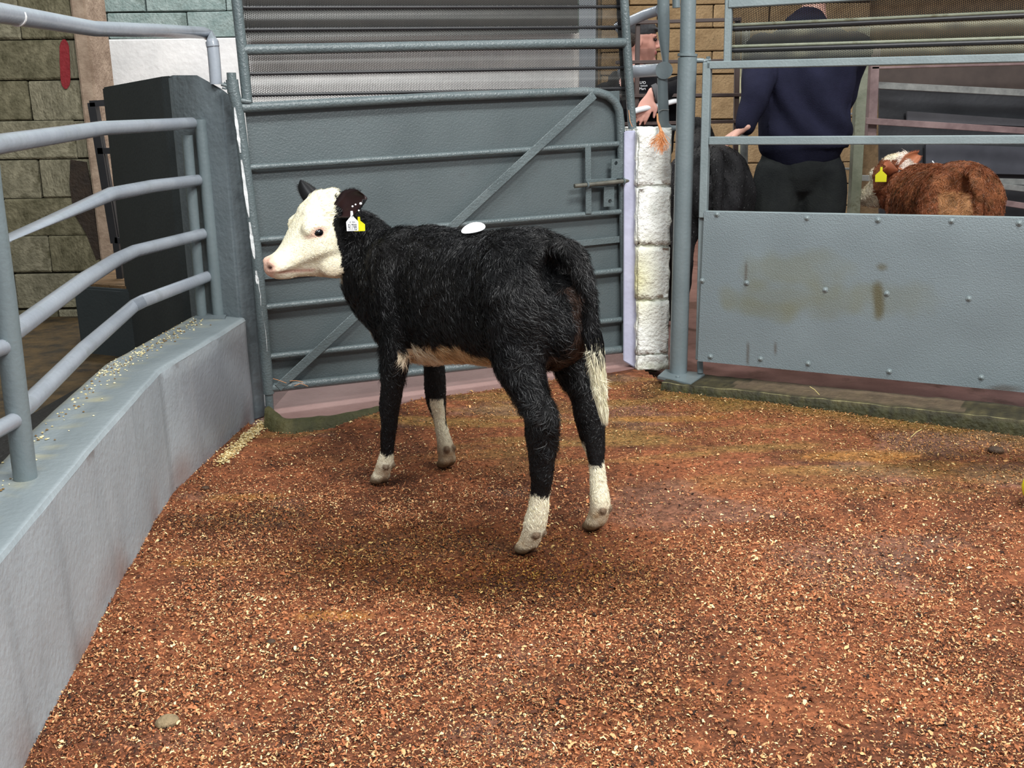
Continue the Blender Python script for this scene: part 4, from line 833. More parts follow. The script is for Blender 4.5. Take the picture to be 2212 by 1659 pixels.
def fur(name, V, N, T, colf, flowf, lenf, n, root, wid=.0007, mat=None, seed=1, curl=.5, keep=None):
    r = np.random.default_rng(seed); A = V[T]; ar = .5*np.linalg.norm(np.cross(A[:, 1]-A[:, 0], A[:, 2]-A[:, 0]), axis=1)
    if keep is not None: ar = ar*keep(A.mean(1))
    ti = r.choice(len(T), n, p=ar/ar.sum()); a = r.random((n, 2)); s_ = a.sum(1) > 1; a[s_] = 1-a[s_]
    t = T[ti]; w0 = (1-a.sum(1))[:, None]; P = V[t[:, 0]]*w0+V[t[:, 1]]*a[:, :1]+V[t[:, 2]]*a[:, 1:]; Nn = N[t[:, 0]]*w0+N[t[:, 1]]*a[:, :1]+N[t[:, 2]]*a[:, 1:]; Nn /= np.linalg.norm(Nn, axis=1)[:, None]+1e-9
    D = flowf(P, Nn); D = D-Nn*(D*Nn).sum(1)[:, None]; D /= np.linalg.norm(D, axis=1)[:, None]+1e-9
    clump = np.stack([vnoise(P[:, 0]+P[:, 2]*.7, P[:, 1]+P[:, 2], 42, k)+.9*vnoise(P[:, 0]-P[:, 2]*.6, P[:, 1]+P[:, 2], 17, k+7) for k in (1, 2, 3)], 1)-.95
    D = D+clump*2.6*curl+r.normal(0, .18, D.shape); D = D-Nn*(D*Nn).sum(1)[:, None]; D /= np.linalg.norm(D, axis=1)[:, None]+1e-9
    L_ = lenf(P)*r.uniform(.6, 1.2, n); lift = r.uniform(.12, .42, n); S = np.cross(Nn, D); cu = r.normal(0, .35, n)*curl*2
    W_ = S*.8+Nn*r.normal(0, .5, n)[:, None]; W_ /= np.linalg.norm(W_, axis=1)[:, None]; w_ = wid*r.uniform(.6, 1.3, n)*np.ones(n)
    pts = []
    for k, tt in enumerate((0, .38, .72, 1)):
        p = P+D*(L_*tt)[:, None]+Nn*(L_*lift*math.sin(tt*2.2)*.8-.001)[:, None]+S*(L_*cu*tt*tt)[:, None]
        if k < 3: pts += [p-W_*(w_*(1, .85, .55)[k])[:, None], p+W_*(w_*(1, .85, .55)[k])[:, None]]
        else: pts.append(p)
    Vv = np.stack(pts, 1).reshape(-1, 3); b = (np.arange(n)*7)[:, None]
    C_l = colf(P)*r.uniform(.65, 1.45, (n, 1)); Cc = np.repeat(C_l, 7, 0)
    return mesh_np(name, Vv, [np.concatenate([b+[[0, 1, 3, 2]], b+[[2, 3, 5, 4]]]), b+[[4, 5, 6]]], mat or M_fur, root, cols=Cc, kind='stuff')
# ---------------- main calf
fr1 = Frame((-.0915, 2.788), (-.643, .766))
def LAT(u, v, l):
    d = ray(u, v); P0 = fr1.M+l*fr1.L; return C_+d*(np.dot(P0-C_, fr1.L)/np.dot(d, fr1.L))
H0 = LAT(722, 500, .10); YAW1 = math.pi+math.radians(30)
CA = Calf(fr1, H0, YAW1, 1.0); CA.build()
CV, CN, CT, CF = remesh(CA.mb, .0062, 9, .5)
# fine sculpting in the head frame: eye sockets, nostrils, mouth line
ha, hb_, hc_ = CA.hloc(CV)
def push(cen, rad, amt):
    global CV
    d = np.sqrt(((np.stack([ha, np.abs(hb_), hc_], 1)-np.array(cen))**2/np.array(rad)**2).sum(1)); CV = CV-CN*(amt*np.exp(-d*d))[:, None]
push((.080, .092, .010), (.016, .022, .013), .007)
push((.2185, .026, -.090), (.007, .012, .0075), .012)
push((.15, .05, -.108), (.05, .03, .0035), .004)
n3 = np.array([mnoise.noise(Vector((x*9, y*9, z*9))) for x, y, z in CV]); CV = CV+CN*(n3*.004)[:, None]*(ha < .0)[:, None]
hz_ = fr1.loc(CV); lump = np.array([mnoise.noise(Vector((x*16, y*16, z*11))) for x, y, z in CV]); lump2 = np.array([mnoise.noise(Vector((x*38+5, y*38, z*26))) for x, y, z in CV])
CV = CV+CN*((lump*.006+lump2*.0035)*np.clip((CV[:, 2]-.36)/.12, 0, 1)*(ha < -.01))[:, None]+CN*(lump2*.004*(ha > -.01)*(hc_ > .06))[:, None]
BLK = np.array([.0055, .0055, .006]); CRM = g(246, 240, 214); PNK = g(232, 182, 164)
def n_at(P, s_, k=0): return np.array([mnoise.noise(Vector((p[0]*s_+k, p[1]*s_, p[2]*s_))) for p in P])
def calfcol(P, skin=False):
    h, l, z = fr1.loc(P); a, b, c = CA.hloc(P); n = n_at(P, 28); n2_ = n_at(P, 60, 7); C = np.ones((len(P), 3))*BLK
    C += np.clip(n_at(P, 5, 3), 0, 1)[:, None]*np.array([.007, .006, .005])
    def mix(k, m):
        nonlocal C; m = np.clip(m, 0, 1)[:, None]; C = C*(1-m)+np.array(k)*m
    # face
    a0 = np.interp(c, [-.16, -.12, -.06, 0, .05, .09, .13], [-.006, -.002, .008, .026, .028, .016, .004])+np.where(np.abs(b) < .035, -.02, 0)
    face = (a > a0+n*.010) & (h > .3) & (c > -.175) & (np.abs(b) < np.where((c < -.09) & (a < .012), .068, .105)); mix(CRM*(.96+.06*n_at(P, 14, 5))[:, None] if False else CRM, face*1.)
    mix(g(226, 206, 180), face*sm(-.07, -.13, c)*sm(.14, .02, a)*.55)
    mix(g(232, 222, 196), face*np.clip(n2_*1.4, 0, .5))
    e = np.sqrt(((a-.080)/.027)**2+((c-.010)/.020)**2); mix(PNK, face*(np.abs(b) > .04)*sm(1.25, .55, e)*.75)
    e2 = np.sqrt(((a-.108)/.016)**2+((c+.002)/.009)**2); mix(g(222, 176, 160), face*(np.abs(b) > .04)*sm(1.2, .3, e2)*.5)
    mix(g(238, 188, 168), face*sm(.195, .215, a+n*.006)*.9); mix(g(236, 196, 170), face*sm(-.06, -.045, -np.abs(c+.072)*1.2)*sm(.18, .205, a)*.3)
    mix(g(216, 160, 146), face*np.exp(-((c+.106-.02*(a-.15))/.006)**2)*sm(.075, .10, a)*sm(.205, .19, a)*.75)
    mix(g(60, 28, 28), face*np.exp(-(((a-.2185)/.007)**2+((np.abs(b)-.027)/.013)**2+((c+.090)/.006)**2))*1.5)
    # legs
    near = l > 0; zz = n*.018+n2_*.008
    wh = np.zeros(len(P)); lim = np.where(h < 0, np.where(near, .198, .205), np.where(near, .120, .150)); low = z+zz+np.where(h < 0, .25*np.clip((-h-.36)*1.0, -.05, .05), 0)
    wh = (low < lim)*1.; stripe = (h > .2) & (l < 0) & (l > -.128+n*.006) & (z > .05) & (z < .235) & (h < .372); wh = np.maximum(wh, stripe*1.)
    front = (h < 0) & (l < 0) & (h > -.335) & (z < .26) & (z > .17); wh = np.maximum(wh, front*1.)
    mix(g(238, 232, 206), wh); mix(g(178, 152, 118), wh*sm(.13, .05, z)*(.45+.5*n2_+.25*(l < 0))); mix(g(140, 112, 82), (l < 0)*(h > 0)*sm(.16, .03, z)*.55)
    mix(g(92, 70, 44), sm(.040, .022, z)*.85); mix(g(58, 42, 26), sm(.016, .010, z)*.8); mix(g(40, 30, 22), (z < .006)*.8)
    dd_ = np.min([np.linalg.norm(P-q, axis=1) for q in CA.dew], 0); mix(g(96, 70, 50), sm(.017, .010, dd_)*.85)
    # belly, brisket, udder area
    zb_ = np.interp(h, [-.13, -.06, .05, .14, .25, .34], [.458, .452, .436, .42, .40, .39]); bl = (z < zb_+.058+.024*n) & (h > -.13) & (h < .345) & (z > .34) & ((np.abs(l) < .075) | (h < .215) & (h > -.10+.6*(z-.43))); mix(np.where((h > .1)[:, None], g(246, 232, 204), g(226, 198, 154)), bl*.97)
    br = (h > .455) & (z < .525+.03*n) & (z > .30) & (np.abs(l-.01) < .06); mix(g(212, 200, 180), br*.85)
    pr_ = (h < -.372+.01*n) & (np.abs(l) < .030) & (z < .70) & (z > .50) & (h > -.43); mix(g(96, 70, 56), pr_*.35)
    pg = (h < -.30) & (np.abs(l-.03) < .03) & (z < .53+.03*n) & (z > .43); mix(g(140, 112, 92), pg*.3)
    # white tail switch
    tl = (h < -.425) & (z < .575+n*.02) & (z > .33) & (np.abs(l) < .05); mix(g(238, 234, 206), tl*1.)
    return np.clip(C, 0, 1)
CALF = thing('calf', 'black calf with cream white face and white socks standing on the ring floor', 'calf', (fr1.M[0], fr1.M[1], 0))
skin_c = calfcol(CV)
mesh_np('body', CV, CF, M_skinc, CALF, cols=skin_c, smooth=True)
def flow1(P, Nn):
    h, l, z = fr1.loc(P); a, b, c = CA.hloc(P); D = -fr1.h*.75+np.array([0, 0, -.75])+fr1.L*np.sign(l)[:, None]*.05
    D = np.where((np.abs(l) < .16)[:, None], D, D); leg = (z < .44)[:, None]; D = np.where(leg, np.array([0, 0, -1.])-fr1.h*.12, D)
    hd = ((a > -.02) & (h > .3))[:, None]; D = np.where(hd, -CA.f*.8+np.array([0, 0, .45]), D)
    nk = ((h > .40) & (a <= -.02))[:, None]; D = np.where(nk & ~leg, -fr1.h*.3+np.array([0, 0, -1.]), D); tl = (h < -.41)[:, None] & (z > .3)[:, None]; D = np.where(tl, np.array([0, 0, -1.]), D)
    return D
def len1(P):
    h, l, z = fr1.loc(P); a, b, c = CA.hloc(P); L_ = np.full(len(P), .027); L_ = np.where(z < .40, .011, L_); L_ = np.where(z < .10, .006, L_)
    L_ = np.where((a > .0) & (h > .3), .007, L_); L_ = np.where((a > -.02) & (a < .065) & (c > .045), .019, L_); L_ = np.where((z < .47) & (np.abs(h-.1) < .25) & (np.abs(l) < .14) & (z > .36), .034, L_)
    L_ = np.where((h > .42) & (z < .50) & (z > .33), .034, L_); L_ = np.where((h < -.40) & (z > .3), .026, L_); L_ = np.where(a > .16, .003, L_); return L_
def keep1(P): h, l, z = fr1.loc(P); return np.where(z < .03, 0, 1.)
def furcol1(P):
    C = calfcol(P); dark = C.sum(1) < .08; C[dark] = C[dark]*1.0; return C
fur('coat', CV, CN, CT, furcol1, flow1, len1, 190000, CALF, wid=.00058, seed=4, curl=.55, keep=keep1)
# tail switch: long hairs hanging
def switch():
    r = np.random.default_rng(9); n = 9000; t0 = r.random(n); ctr = np.array([(-.450, .60), (-.460, .54), (-.467, .49), (-.475, .45)]); z0 = .60-.15*t0; hx = np.interp(-z0, -ctr[:, 1], ctr[:, 0]); an = r.uniform(0, 2*np.pi, n); rad = r.uniform(.2, 1, n)*np.interp(z0, [.45, .50, .60], [.010, .014, .019])
    P = np.stack([fr1.w(hx[i]+rad[i]*math.cos(an[i]), rad[i]*math.sin(an[i]), z0[i]) for i in range(n)]); L_ = r.uniform(.05, .09, n); out = np.stack([fr1.h*math.cos(a_)+fr1.L*math.sin(a_) for a_ in an]); V = []
    zend = z0-L_; S = r.normal(0, 1, (n, 3)); S[:, 2] = 0; S /= np.linalg.norm(S, axis=1)[:, None]; w_ = .0011
    for k, tt in enumerate((0, .35, .7, 1)):
        p = P+out*(.004+rad*.8*math.sin(tt*2.6))[:, None]*.6-out*(rad*.8*tt)[:, None]-fr1.h*(.028*tt*L_/.1)[:, None]+np.array([0, 0, -1.])*(L_*tt)[:, None]+r.normal(0, .0012, (n, 3))
        if k < 3: V += [p-S*w_*(1, 1, .7)[k], p+S*w_*(1, 1, .7)[k]]
        else: V.append(p)
    Vv = np.stack(V, 1).reshape(-1, 3); b = (np.arange(n)*7)[:, None]; wht = (z0+.012*r.normal(0, 1, n) < .575); C = np.where(wht[:, None], g(236, 230, 200)*r.uniform(.7, 1.05, (n, 1)), BLK*1.5); mesh_np('tail_switch', Vv, [np.concatenate([b+[[0, 1, 3, 2]], b+[[2, 3, 5, 4]]]), b+[[4, 5, 6]]], M_fur, CALF, cols=np.repeat(C, 7, 0), kind='stuff')['label'] = 'white tail switch'
switch()
CA.ears(CALF, (BLK*1.3, g(44, 28, 28)), [(1, (-.005, .060, .058), (-.50, .62, .46), .100, .096, (.3, .25, 1)), (-1, (.012, -.055, .070), (.30, .68, .64), .122, .062, (.9, .3, .1))])
for q in (1, -1):
    e = CA.hw(.080, q*.0795, .010); m_ = ell(MB(), e, (.0165, .0150, .0135), (CA.f, CA.b, (0, 0, 1)), 20); ob = obj('eye', m_, M_eye, CALF, smooth=True)
def eartag(root, c, w_, h_, nrm, col, name='ear_tag', neck=.012, tilt=0., lab=None):
    nrm = np.array(nrm, float); nrm /= np.linalg.norm(nrm); sx = np.cross(np.array([0, 0, 1.]), nrm); sx /= np.linalg.norm(sx); sz = np.cross(nrm, sx); sx2 = sx*math.cos(tilt)+sz*math.sin(tilt); sz2 = -sx*math.sin(tilt)+sz*math.cos(tilt)
    o_ = [(-.5, -.5), (.5, -.5), (.52, .12), (.12, .48), (.10, .85), (-.10, .85), (-.12, .48), (-.52, .12)]; V = []
    for d in (-.0008, .0008):
        for x, y in o_: V.append(np.array(c)+sx2*x*w_+sz2*y*h_+nrm*d)
    n = len(o_); o = obj(name, MB().add(V, [tuple(range(n))[::-1], tuple(range(n, 2*n))]+[(i, (i+1) % n, n+(i+1) % n, n+i) for i in range(n)]), col, root, bevel=.0004, label=lab); return o, sx2, sz2, nrm
def text(body, c, sx, sz, nrm, size, mat, parent, name='lettering', ext=.0002, sxs=1.):
    cu = bpy.data.curves.new(name, 'FONT'); cu.body = body; cu.size = 1; cu.align_x = 'CENTER'; cu.align_y = 'CENTER'; cu.extrude = .01
    to = bpy.data.objects.new('tmpt', cu); COL.objects.link(to); dg = bpy.context.evaluated_depsgraph_get(); me = bpy.data.meshes.new_from_object(to.evaluated_get(dg)); bpy.data.objects.remove(to)
    off = np.array(wloc(parent)); ys = [v.co.y for v in me.vertices]; cy = (max(ys)+min(ys))/2
    for v in me.vertices: x, y, z = v.co; p = np.array(c)+sx*x*size*sxs+sz*(y-cy)*size+nrm*(z*.02+ext)-off; v.co = Vector(p)
    me.name = name; me.materials.clear(); me.materials.append(mat); o = finish(bpy.data.objects.new(name, me), parent); return o
tc_ = CA.hw(-.030, .145, -.005); tcam = C_-tc_; tcam[2] *= .3
tc_ = gy(761, 483, tc_[1]); tg, sx, sz, nn = eartag(CALF, tc_, .0345, .044, tcam, M_whitep, lab='white ear tag')
text('91798', tc_-sz*.0105, sx, sz, nn, .0275, M_ink, tg, ext=.0011, sxs=.37); text('IE 384', tc_+sz*.0045, sx, sz, nn, .0085, mk('grey_ink', g(120, 120, 120)), tg, ext=.0011, sxs=.8)
tb_ = gy(776, 488, tc_[1]+.018); ty, *_ = eartag(CALF, tb_, .034, .032, (.35, -1, 0), M_yellow, lab='yellow back ear tag')
for (u, v, r) in [(761.5, 446, .0045), (768, 442, .004), (779, 440, .006), (775, 455, .004)]: ell_o = obj('tag_stud', ell(MB(), gy(u, v, tc_[1]-.008), (r*.7, r, r*.7)), M_whitep, CALF, smooth=True)
# lot sticker on the back
so = LAT(1022, 497, .01); sxx = fr1.h*.0+np.array([.9, .35, 0]); 
def sticker():
    V = []; n = 32; cx = so+np.array([0, 0, .006]); ax_ = np.array([.95, -.1, .16]); ax_ /= np.linalg.norm(ax_); ay = np.array([.1, .93, .34]); ay = ay-ax_*np.dot(ay, ax_); ay /= np.linalg.norm(ay); R1 = .0335
    nn_ = np.cross(ax_, ay)
    for d in (0, .0012):
        for k in range(n): a = 2*math.pi*k/n; q = math.sin(a)*R1; V.append(cx+ax_*R1*math.cos(a)+ay*q*.95+nn_*(d-.12*(math.cos(a)*R1)**2/R1))
    o = obj('lot_sticker', MB().add(V, [tuple(range(n))[::-1], tuple(range(n, 2*n))]+[(i, (i+1) % n, n+(i+1) % n, n+i) for i in range(n)]), M_whitep, CALF, label='round white lot sticker'); text('7', cx+nn_*.001, ax_, ay, nn_, .02, mk('faint_ink', g(190, 192, 196)), o, ext=.0012)
sticker()
# ---------------- brown calf behind the panel gate
def simple_calf(name, lab, fr, head, yaw, hs, colf, nfur, seed, furw, neck=None, lenv=.02, lift=0., vox=.009, curlv=.6, earcol=None, earspec=None, hidehead=False):
    c = Calf(fr, head, yaw, hs); c.build(neckst=neck); V, N, T, Fc = remesh(c.mb, vox, 5, .5); V = V+N*(n_at(V, 11, seed)*.008)[:, None]
    root = thing(name, lab, 'calf', (fr.M[0], fr.M[1], 0)); mesh_np('body', V, Fc, M_skinc, root, cols=colf(c, V), smooth=True)
    def fl(P, Nn):
        h, l, z = fr.loc(P); D = -fr.h*.6+np.array([0, 0, -.8]); return np.tile(D, (len(P), 1)) if D.ndim == 1 else D
    fur('coat', V, N, T, lambda P: colf(c, P), fl, lambda P: np.full(len(P), lenv), nfur, root, wid=furw, seed=seed, curl=curlv, keep=lambda P: np.where(P[:, 2] > .5, 1, .12))
    if earspec: c.ears(root, earcol, earspec)
    for q in (1, -1): obj('eye', ell(MB(), c.hw(.094, q*.070, .006), (.013, .013, .012), n=14), M_eye, root, smooth=True)
    return c, root
BRW = g(148, 88, 56)
def brcol(c, P):
    a, b, cc = c.hloc(P); h, l, z = c.fr.loc(P); n = n_at(P, 9, 2); n2_ = n_at(P, 26, 4); C = np.ones((len(P), 3))*BRW; 
    def mix(k, m): nonlocal C; m = np.clip(m, 0, 1)[:, None]; C = C*(1-m)+np.array(k)*m
    mix(g(186, 122, 80), n*1.6); mix(g(104, 62, 36), -n2_*1.4); mix(g(200, 150, 100), (h < -.25)*(np.abs(l-.07) < .05)*(z < .72)*.55); mix(g(110, 60, 42), (h > .33)*.6)
    mix(g(84, 62, 36), (n2_ > .22)*(h < .25)*.5)
    wh = ((a > .085+.02*n) & (h > .3)) | ((cc > .100+.015*n2_) & (a > -.02) & (h > .35)); mix(g(242, 234, 212), wh*1.)
    ns = (np.abs(h-.44) < .06+.04*n2_) & (np.abs(l-.04) < .045) & (z > .70); mix(g(238, 226, 214), ns*.95); mix(g(240, 232, 220), (z < .2)*1.); return C
frb = Frame((1.945, 4.62), (.10, .99), 1.07, 1.22)
HB = gy(1946, 390, 5.10); 
nb0 = frb.w(.34, 0, .60); nb1 = frb.w(.45, .03, .65)
cb, RB = simple_calf('calf', 'curly reddish brown calf with a white crown and yellow ear tag behind the panel gate', frb, HB, math.radians(124), 1.04, brcol, 60000, 21, .0011, lenv=.02, curlv=1.0,
    earcol=(g(160, 92, 62), g(184, 118, 84)), earspec=[(1, (-.02, .06, .05), (-.1, .9, .18), .11, .075, (.2, .2, 1)), (-1, (-.02, .06, .062), (-.25, .75, .45), .12, .07, (.2, .2, 1))])
t1 = gy(1903, 381, 4.93); tg2, *_ = eartag(RB, t1, .052, .052, (-.1, -1, .1), M_yellow, lab='yellow ear tag')
t2 = gy(2020, 357, 4.9); eartag(RB, t2, .045, .03, (.5, -.6, .6), M_whitep, lab='white ear tag seen edge on')
def bkcol(c, P): n = n_at(P, 12, 2); return np.ones((len(P), 3))*np.array([.014, .0135, .0145])*(1+np.clip(n, -.5, 1)[:, None])
frk = Frame((.955, 4.98), (.10, .995), 1.17)
ck, RK = simple_calf('calf', 'black calf seen from behind, between the thick post and the man in navy', frk, frk.w(.62, 0, .80), math.radians(84), 1.1, bkcol, 22000, 33, .0012, lenv=.012, curlv=.35)
# ------------------------------------------------------------------ people
def hand(mb, wrist, fwd, side, up, s=1., curl=(.5, .55, .6, .7), thumb=.6, right=1):
    """palm plus five fingers; fwd = finger direction, side = towards the thumb, up = back of the hand"""
    wrist, fwd, side, up = [np.array(q, float) for q in (wrist, fwd, side, up)]; fwd /= np.linalg.norm(fwd); side = side-fwd*np.dot(side, fwd); side /= np.linalg.norm(side); up = np.cross(fwd, side)*np.sign(np.dot(np.cross(fwd, side), up) or 1)
    limb(mb, [(*(wrist-fwd*.03*s), .026*s, .019*s), (*(wrist+fwd*.005*s), .029*s, .018*s), (*(wrist+fwd*.05*s), .042*s, .016*s), (*(wrist+fwd*.088*s), .041*s, .013*s)], 14, 3, side)
    for i, (o, L_) in enumerate([(.031, .070), (.0105, .079), (-.0105, .073), (-.031, .058)]):
        p = wrist+fwd*.083*s+side*o*s; d = fwd.copy(); st = [(*(p-fwd*.012*s), .0105*s, .0105*s)]; a = 0
        for k, fr_ in enumerate((.0, .45, .3, .25)):
            st.append((*p, (.0103-.0012*k)*s, (.0103-.0012*k)*s)); a += curl[i]*(.5, .8, .6, 0)[k]; d = fwd*math.cos(a)-up*math.sin(a)+side*o*1.5; d /= np.linalg.norm(d); p = p+d*L_*s*(.45, .3, .25, 0)[k]
        limb(mb, st, 10, 3, side)
    p = wrist+fwd*.025*s+side*.028*s; d = fwd*.62+side*.72-up*.25*thumb; d /= np.linalg.norm(d); d2 = fwd*.9+side*.25-up*.45*thumb; d2 /= np.linalg.norm(d2)
    limb(mb, [(*(p-side*.012*s), .014*s, .014*s), (*(p+d*.03*s), .013*s, .012*s), (*(p+d*.03*s+d2*.03*s), .0105*s, .010*s), (*(p+d*.03*s+d2*.052*s), .009*s, .008*s)], 10, 3, up)
def person_head(mb, c, f, s=1., pitch=0.):
    """c = centre of the skull, f = facing"""
    f = np.array([f[0], f[1], 0.]); f /= np.linalg.norm(f); l = np.array([-f[1], f[0], 0]); u = np.array([0, 0, 1.]); H = lambda a, b, z: np.array(c)+s*(a*f+b*l+z*u)
    ell(mb, H(-.012, 0, .03), np.array((.098, .076, .095))*s, (f, l, u), 24)
    limb(mb, [(*H(.045, 0, .05), .058*s, .03*s), (*H(.050, 0, .0), .057*s, .036*s), (*H(.050, 0, -.05), .045*s, .036*s), (*H(.055, 0, -.085), .030*s, .030*s), (*H(.060, 0, -.102), .019*s, .020*s)], 18, 3, l)
    limb(mb, [(*H(-.02, 0, -.01), .062*s, .07*s), (*H(.01, 0, -.06), .052*s, .055*s), (*H(.03, 0, -.09), .035*s, .035*s)], 16, 3, l)   # jaw
    limb(mb, [(*H(.088, 0, .025), .008*s, .006*s), (*H(.100, 0, -.002), .011*s, .011*s), (*H(.110, 0, -.020), .014*s, .011*s), (*H(.095, 0, -.027), .014*s, .008*s)], 10, 3, l)  # nose
    limb(mb, [(*H(.082, -.045, .034), .006*s, .008*s), (*H(.092, 0, .036), .006*s, .008*s), (*H(.082, .045, .034), .006*s, .008*s)], 8, 3, f)   # brow
    ell(mb, H(.088, 0, -.052), np.array((.010, .024, .006))*s, (f, l, u)); ell(mb, H(.086, 0, -.063), np.array((.011, .020, .007))*s, (f, l, u)); ell(mb, H(.078, 0, -.097), np.array((.016, .018, .014))*s, (f, l, u))
    for q in (-1, 1): ell(mb, H(-.012, q*.078, -.005), np.array((.018, .007, .031))*s, (f, l, u)); ell(mb, H(-.022, q*.081, .008), np.array((.012, .005, .018))*s, (f, l, u))
    limb(mb, [(*H(-.028, 0, -.06), .052*s, .055*s), (*H(-.035, 0, -.12), .055*s, .055*s), (*H(-.045, 0, -.18), .07*s, .06*s)], 16, 3, l)   # neck
    return H, f, l, u
def rm(name, mb, mat, root, vox=.008, it=4, cols=None, label=None):
    V, N, T, F = remesh(mb, vox, it, .5); o = mesh_np(name, V, F, mat, root, smooth=True)
    if label: o['label'] = label
    return o, V
# ---- man in navy, back to the ring
X0, Y0 = 1.385, 4.93; rt = np.array([1., -.05, 0]); fw = np.array([.05, 1., 0]); UP = np.array([0, 0, 1.])
def Mn(a, b, z): return np.array([X0, Y0, 0.])+rt*a+fw*b+UP*z
MAN = thing('person', 'person in a navy jumper and dark trousers, back turned, standing behind the panel gate', 'person', (X0, Y0, 0))
bm1 = MB(); limb(bm1, [(*Mn(.0, 0, .95), .12, .08), (*Mn(0, 0, 1.15), .14, .09), (*Mn(.0, .01, 1.38), .17, .11), (*Mn(0, .02, 1.46), .10, .08), (*Mn(0, .03, 1.52), .06, .06)], 18, 3, rt)
Hh, hf, hl, hu = person_head(bm1, Mn(.03, .07, 1.665), (.2, 1))
for q in (-1, 1): limb(bm1, [(*Mn(q*.08, 0, .92), .06, .07), (*Mn(q*.11, .01, .5), .065, .07), (*Mn(q*.12, 0, .12), .045, .05), (*Mn(q*.12, .06, .06), .045, .05)], 14, 3, rt)
WR = gy(1597, 290, 4.70); WR2 = Mn(.12, .36, 1.06)
sh_l = Mn(-.20, .0, 1.38); el_l = gy(1632, 205, 4.78); sh_r = Mn(.21, .0, 1.38); el_r = Mn(.205, .18, 1.14)
limb(bm1, [(*sh_l, .05, .05), (*el_l, .036, .036), (*(WR+np.array([.03, .02, .03])), .027, .027)], 12, 3, fw); hand(bm1, WR+np.array([.015, .01, .02]), (-.55, .25, -.35), (.2, -1, .1), (0, 0, 1))
limb(bm1, [(*sh_r, .05, .05), (*el_r, .042, .042), (*WR2, .03, .03)], 12, 3, fw); hand(bm1, WR2, (-.3, 1, -.1), (-1, -.2, 0), (0, 0, 1))
rm('body', bm1, M_skin, MAN)
jm_ = MB(); limb(jm_, [(*Mn(.0, -.01, .93), .195, .14), (*Mn(.0, -.01, .945), .205, .15), (*Mn(.005, -.01, 1.0), .212, .15), (*Mn(.005, -.0, 1.10), .212, .145), (*Mn(.0, .0, 1.25), .222, .145), (*Mn(0, .01, 1.37), .235, .135), (*Mn(0, .02, 1.45), .16, .11), (*Mn(0, .03, 1.50), .085, .085)], 28, 3, rt, ex=.85)
limb(jm_, [(*(sh_l+UP*.0), .085, .09), (*(sh_l*.5+el_l*.5), .078, .08), (*el_l, .068, .07), (*(el_l*.5+(WR+np.array([.03, .02, .03]))*.5), .058, .060), (*(WR+np.array([.03, .02, .03])), .043, .046)], 16, 3, fw)
limb(jm_, [(*sh_r, .085, .09), (*(sh_r*.5+el_r*.5), .075, .075), (*el_r, .065, .065), (*(WR2*.85+el_r*.15), .045, .045)], 16, 3, fw)
ell(jm_, Mn(-.02, .04, 1.50), (.085, .07, .045), (rt, fw, UP))
V, N, T, F = remesh(jm_, .0085, 3, .5)
fold = np.array([(1 if abs(v[0]-X0-.01) < .19 and v[2] > .99 else .2)*.016*math.sin((v[0]-X0)*38+(v[2])*26+3*mnoise.noise(Vector((v[0]*4, v[1]*4, v[2]*4))))*max(0, 1-abs(v[2]-1.1)/.35)+.006*mnoise.noise(Vector((v[0]*7+3, v[1]*7, v[2]*4))) for v in V]); V = V+N*fold[:, None]
jp = mesh_np('jumper', V, F, M_navy, MAN, smooth=True)
tr = MB(); limb(tr, [(*Mn(0, 0, 1.02), .13, .08), (*Mn(0, 0, .95), .172, .115), (*Mn(0, 0, .86), .185, .13), (*Mn(0, 0, .80), .175, .13)], 20, 3, rt)
for q in (-1, 1): limb(tr, [(*Mn(q*.095, 0, .84), .105, .12), (*Mn(q*.115, .0, .65), .115, .11), (*Mn(q*.115, .0, .45), .08, .085), (*Mn(q*.12, 0, .26), .075, .08)], 16, 3, rt)
V, N, T, F = remesh(tr, .010, 3, .5); V = V+N*np.array([.012*mnoise.noise(Vector((v[0]*9, v[1]*9, v[2]*5))) for v in V])[:, None]; mesh_np('trousers', V, F, M_trouser, MAN, smooth=True)
for q in (-1, 1):
    bt = MB(); limb(bt, [(*Mn(q*.12, 0, .34), .075, .085), (*Mn(q*.12, 0, .2), .062, .068), (*Mn(q*.12, 0, .09), .052, .062)], 14, 3, rt); limb(bt, [(*Mn(q*.12, -.05, .04), .042, .036), (*Mn(q*.12, .08, .045), .045, .04), (*Mn(q*.12, .16, .035), .038, .03)], 14, 3, rt); rm('rubber_boot', bt, M_rubber, MAN, .009, 2)
hr = MB(); ell(hr, Hh(-.02, 0, .05), (.105, .085, .09), (hf, hl, hu), 18); rm('hair', hr, M_hair, MAN, .008, 2)
# ---- young man at the far rail
C2 = gy(1383, 92, 6.0); YM = thing('person', 'young person in a flat cap and black printed top at the far rail', 'person', (C2[0]+.02, 6.08, 0))
def Ym(a, b, z): return np.array([C2[0]+.02+a, 6.05+b, z])
bm2 = MB(); Hy, yf, yl, yu = person_head(bm2, C2, (1, -.05), .98)
zs_ = C2[2]-.26
limb(bm2, [(*Ym(0, 0, .85), .14, .10), (*Ym(-.02, 0, 1.1), .14, .10), (*Ym(-.03, 0, zs_), .16, .10), (*Ym(-.03, 0, zs_+.1), .07, .07)], 16, 3, (1, 0, 0))
for q in (-1, 1): limb(bm2, [(*Ym(q*.09, 0, .9), .085, .09), (*Ym(q*.10, .02, .48), .06, .065), (*Ym(q*.1, .02, .06), .045, .05), (*Ym(q*.1, -.06, .04), .04, .035)], 14, 3, (1, 0, 0))
shy = Ym(.17, -.05, zs_-.02); ely = gy(1480, 193, 5.85); wry = gy(1408, 203, 5.66)
limb(bm2, [(*shy, .05, .05), (*ely, .04, .04), (*wry, .028, .026)], 12, 3, (0, 0, 1))
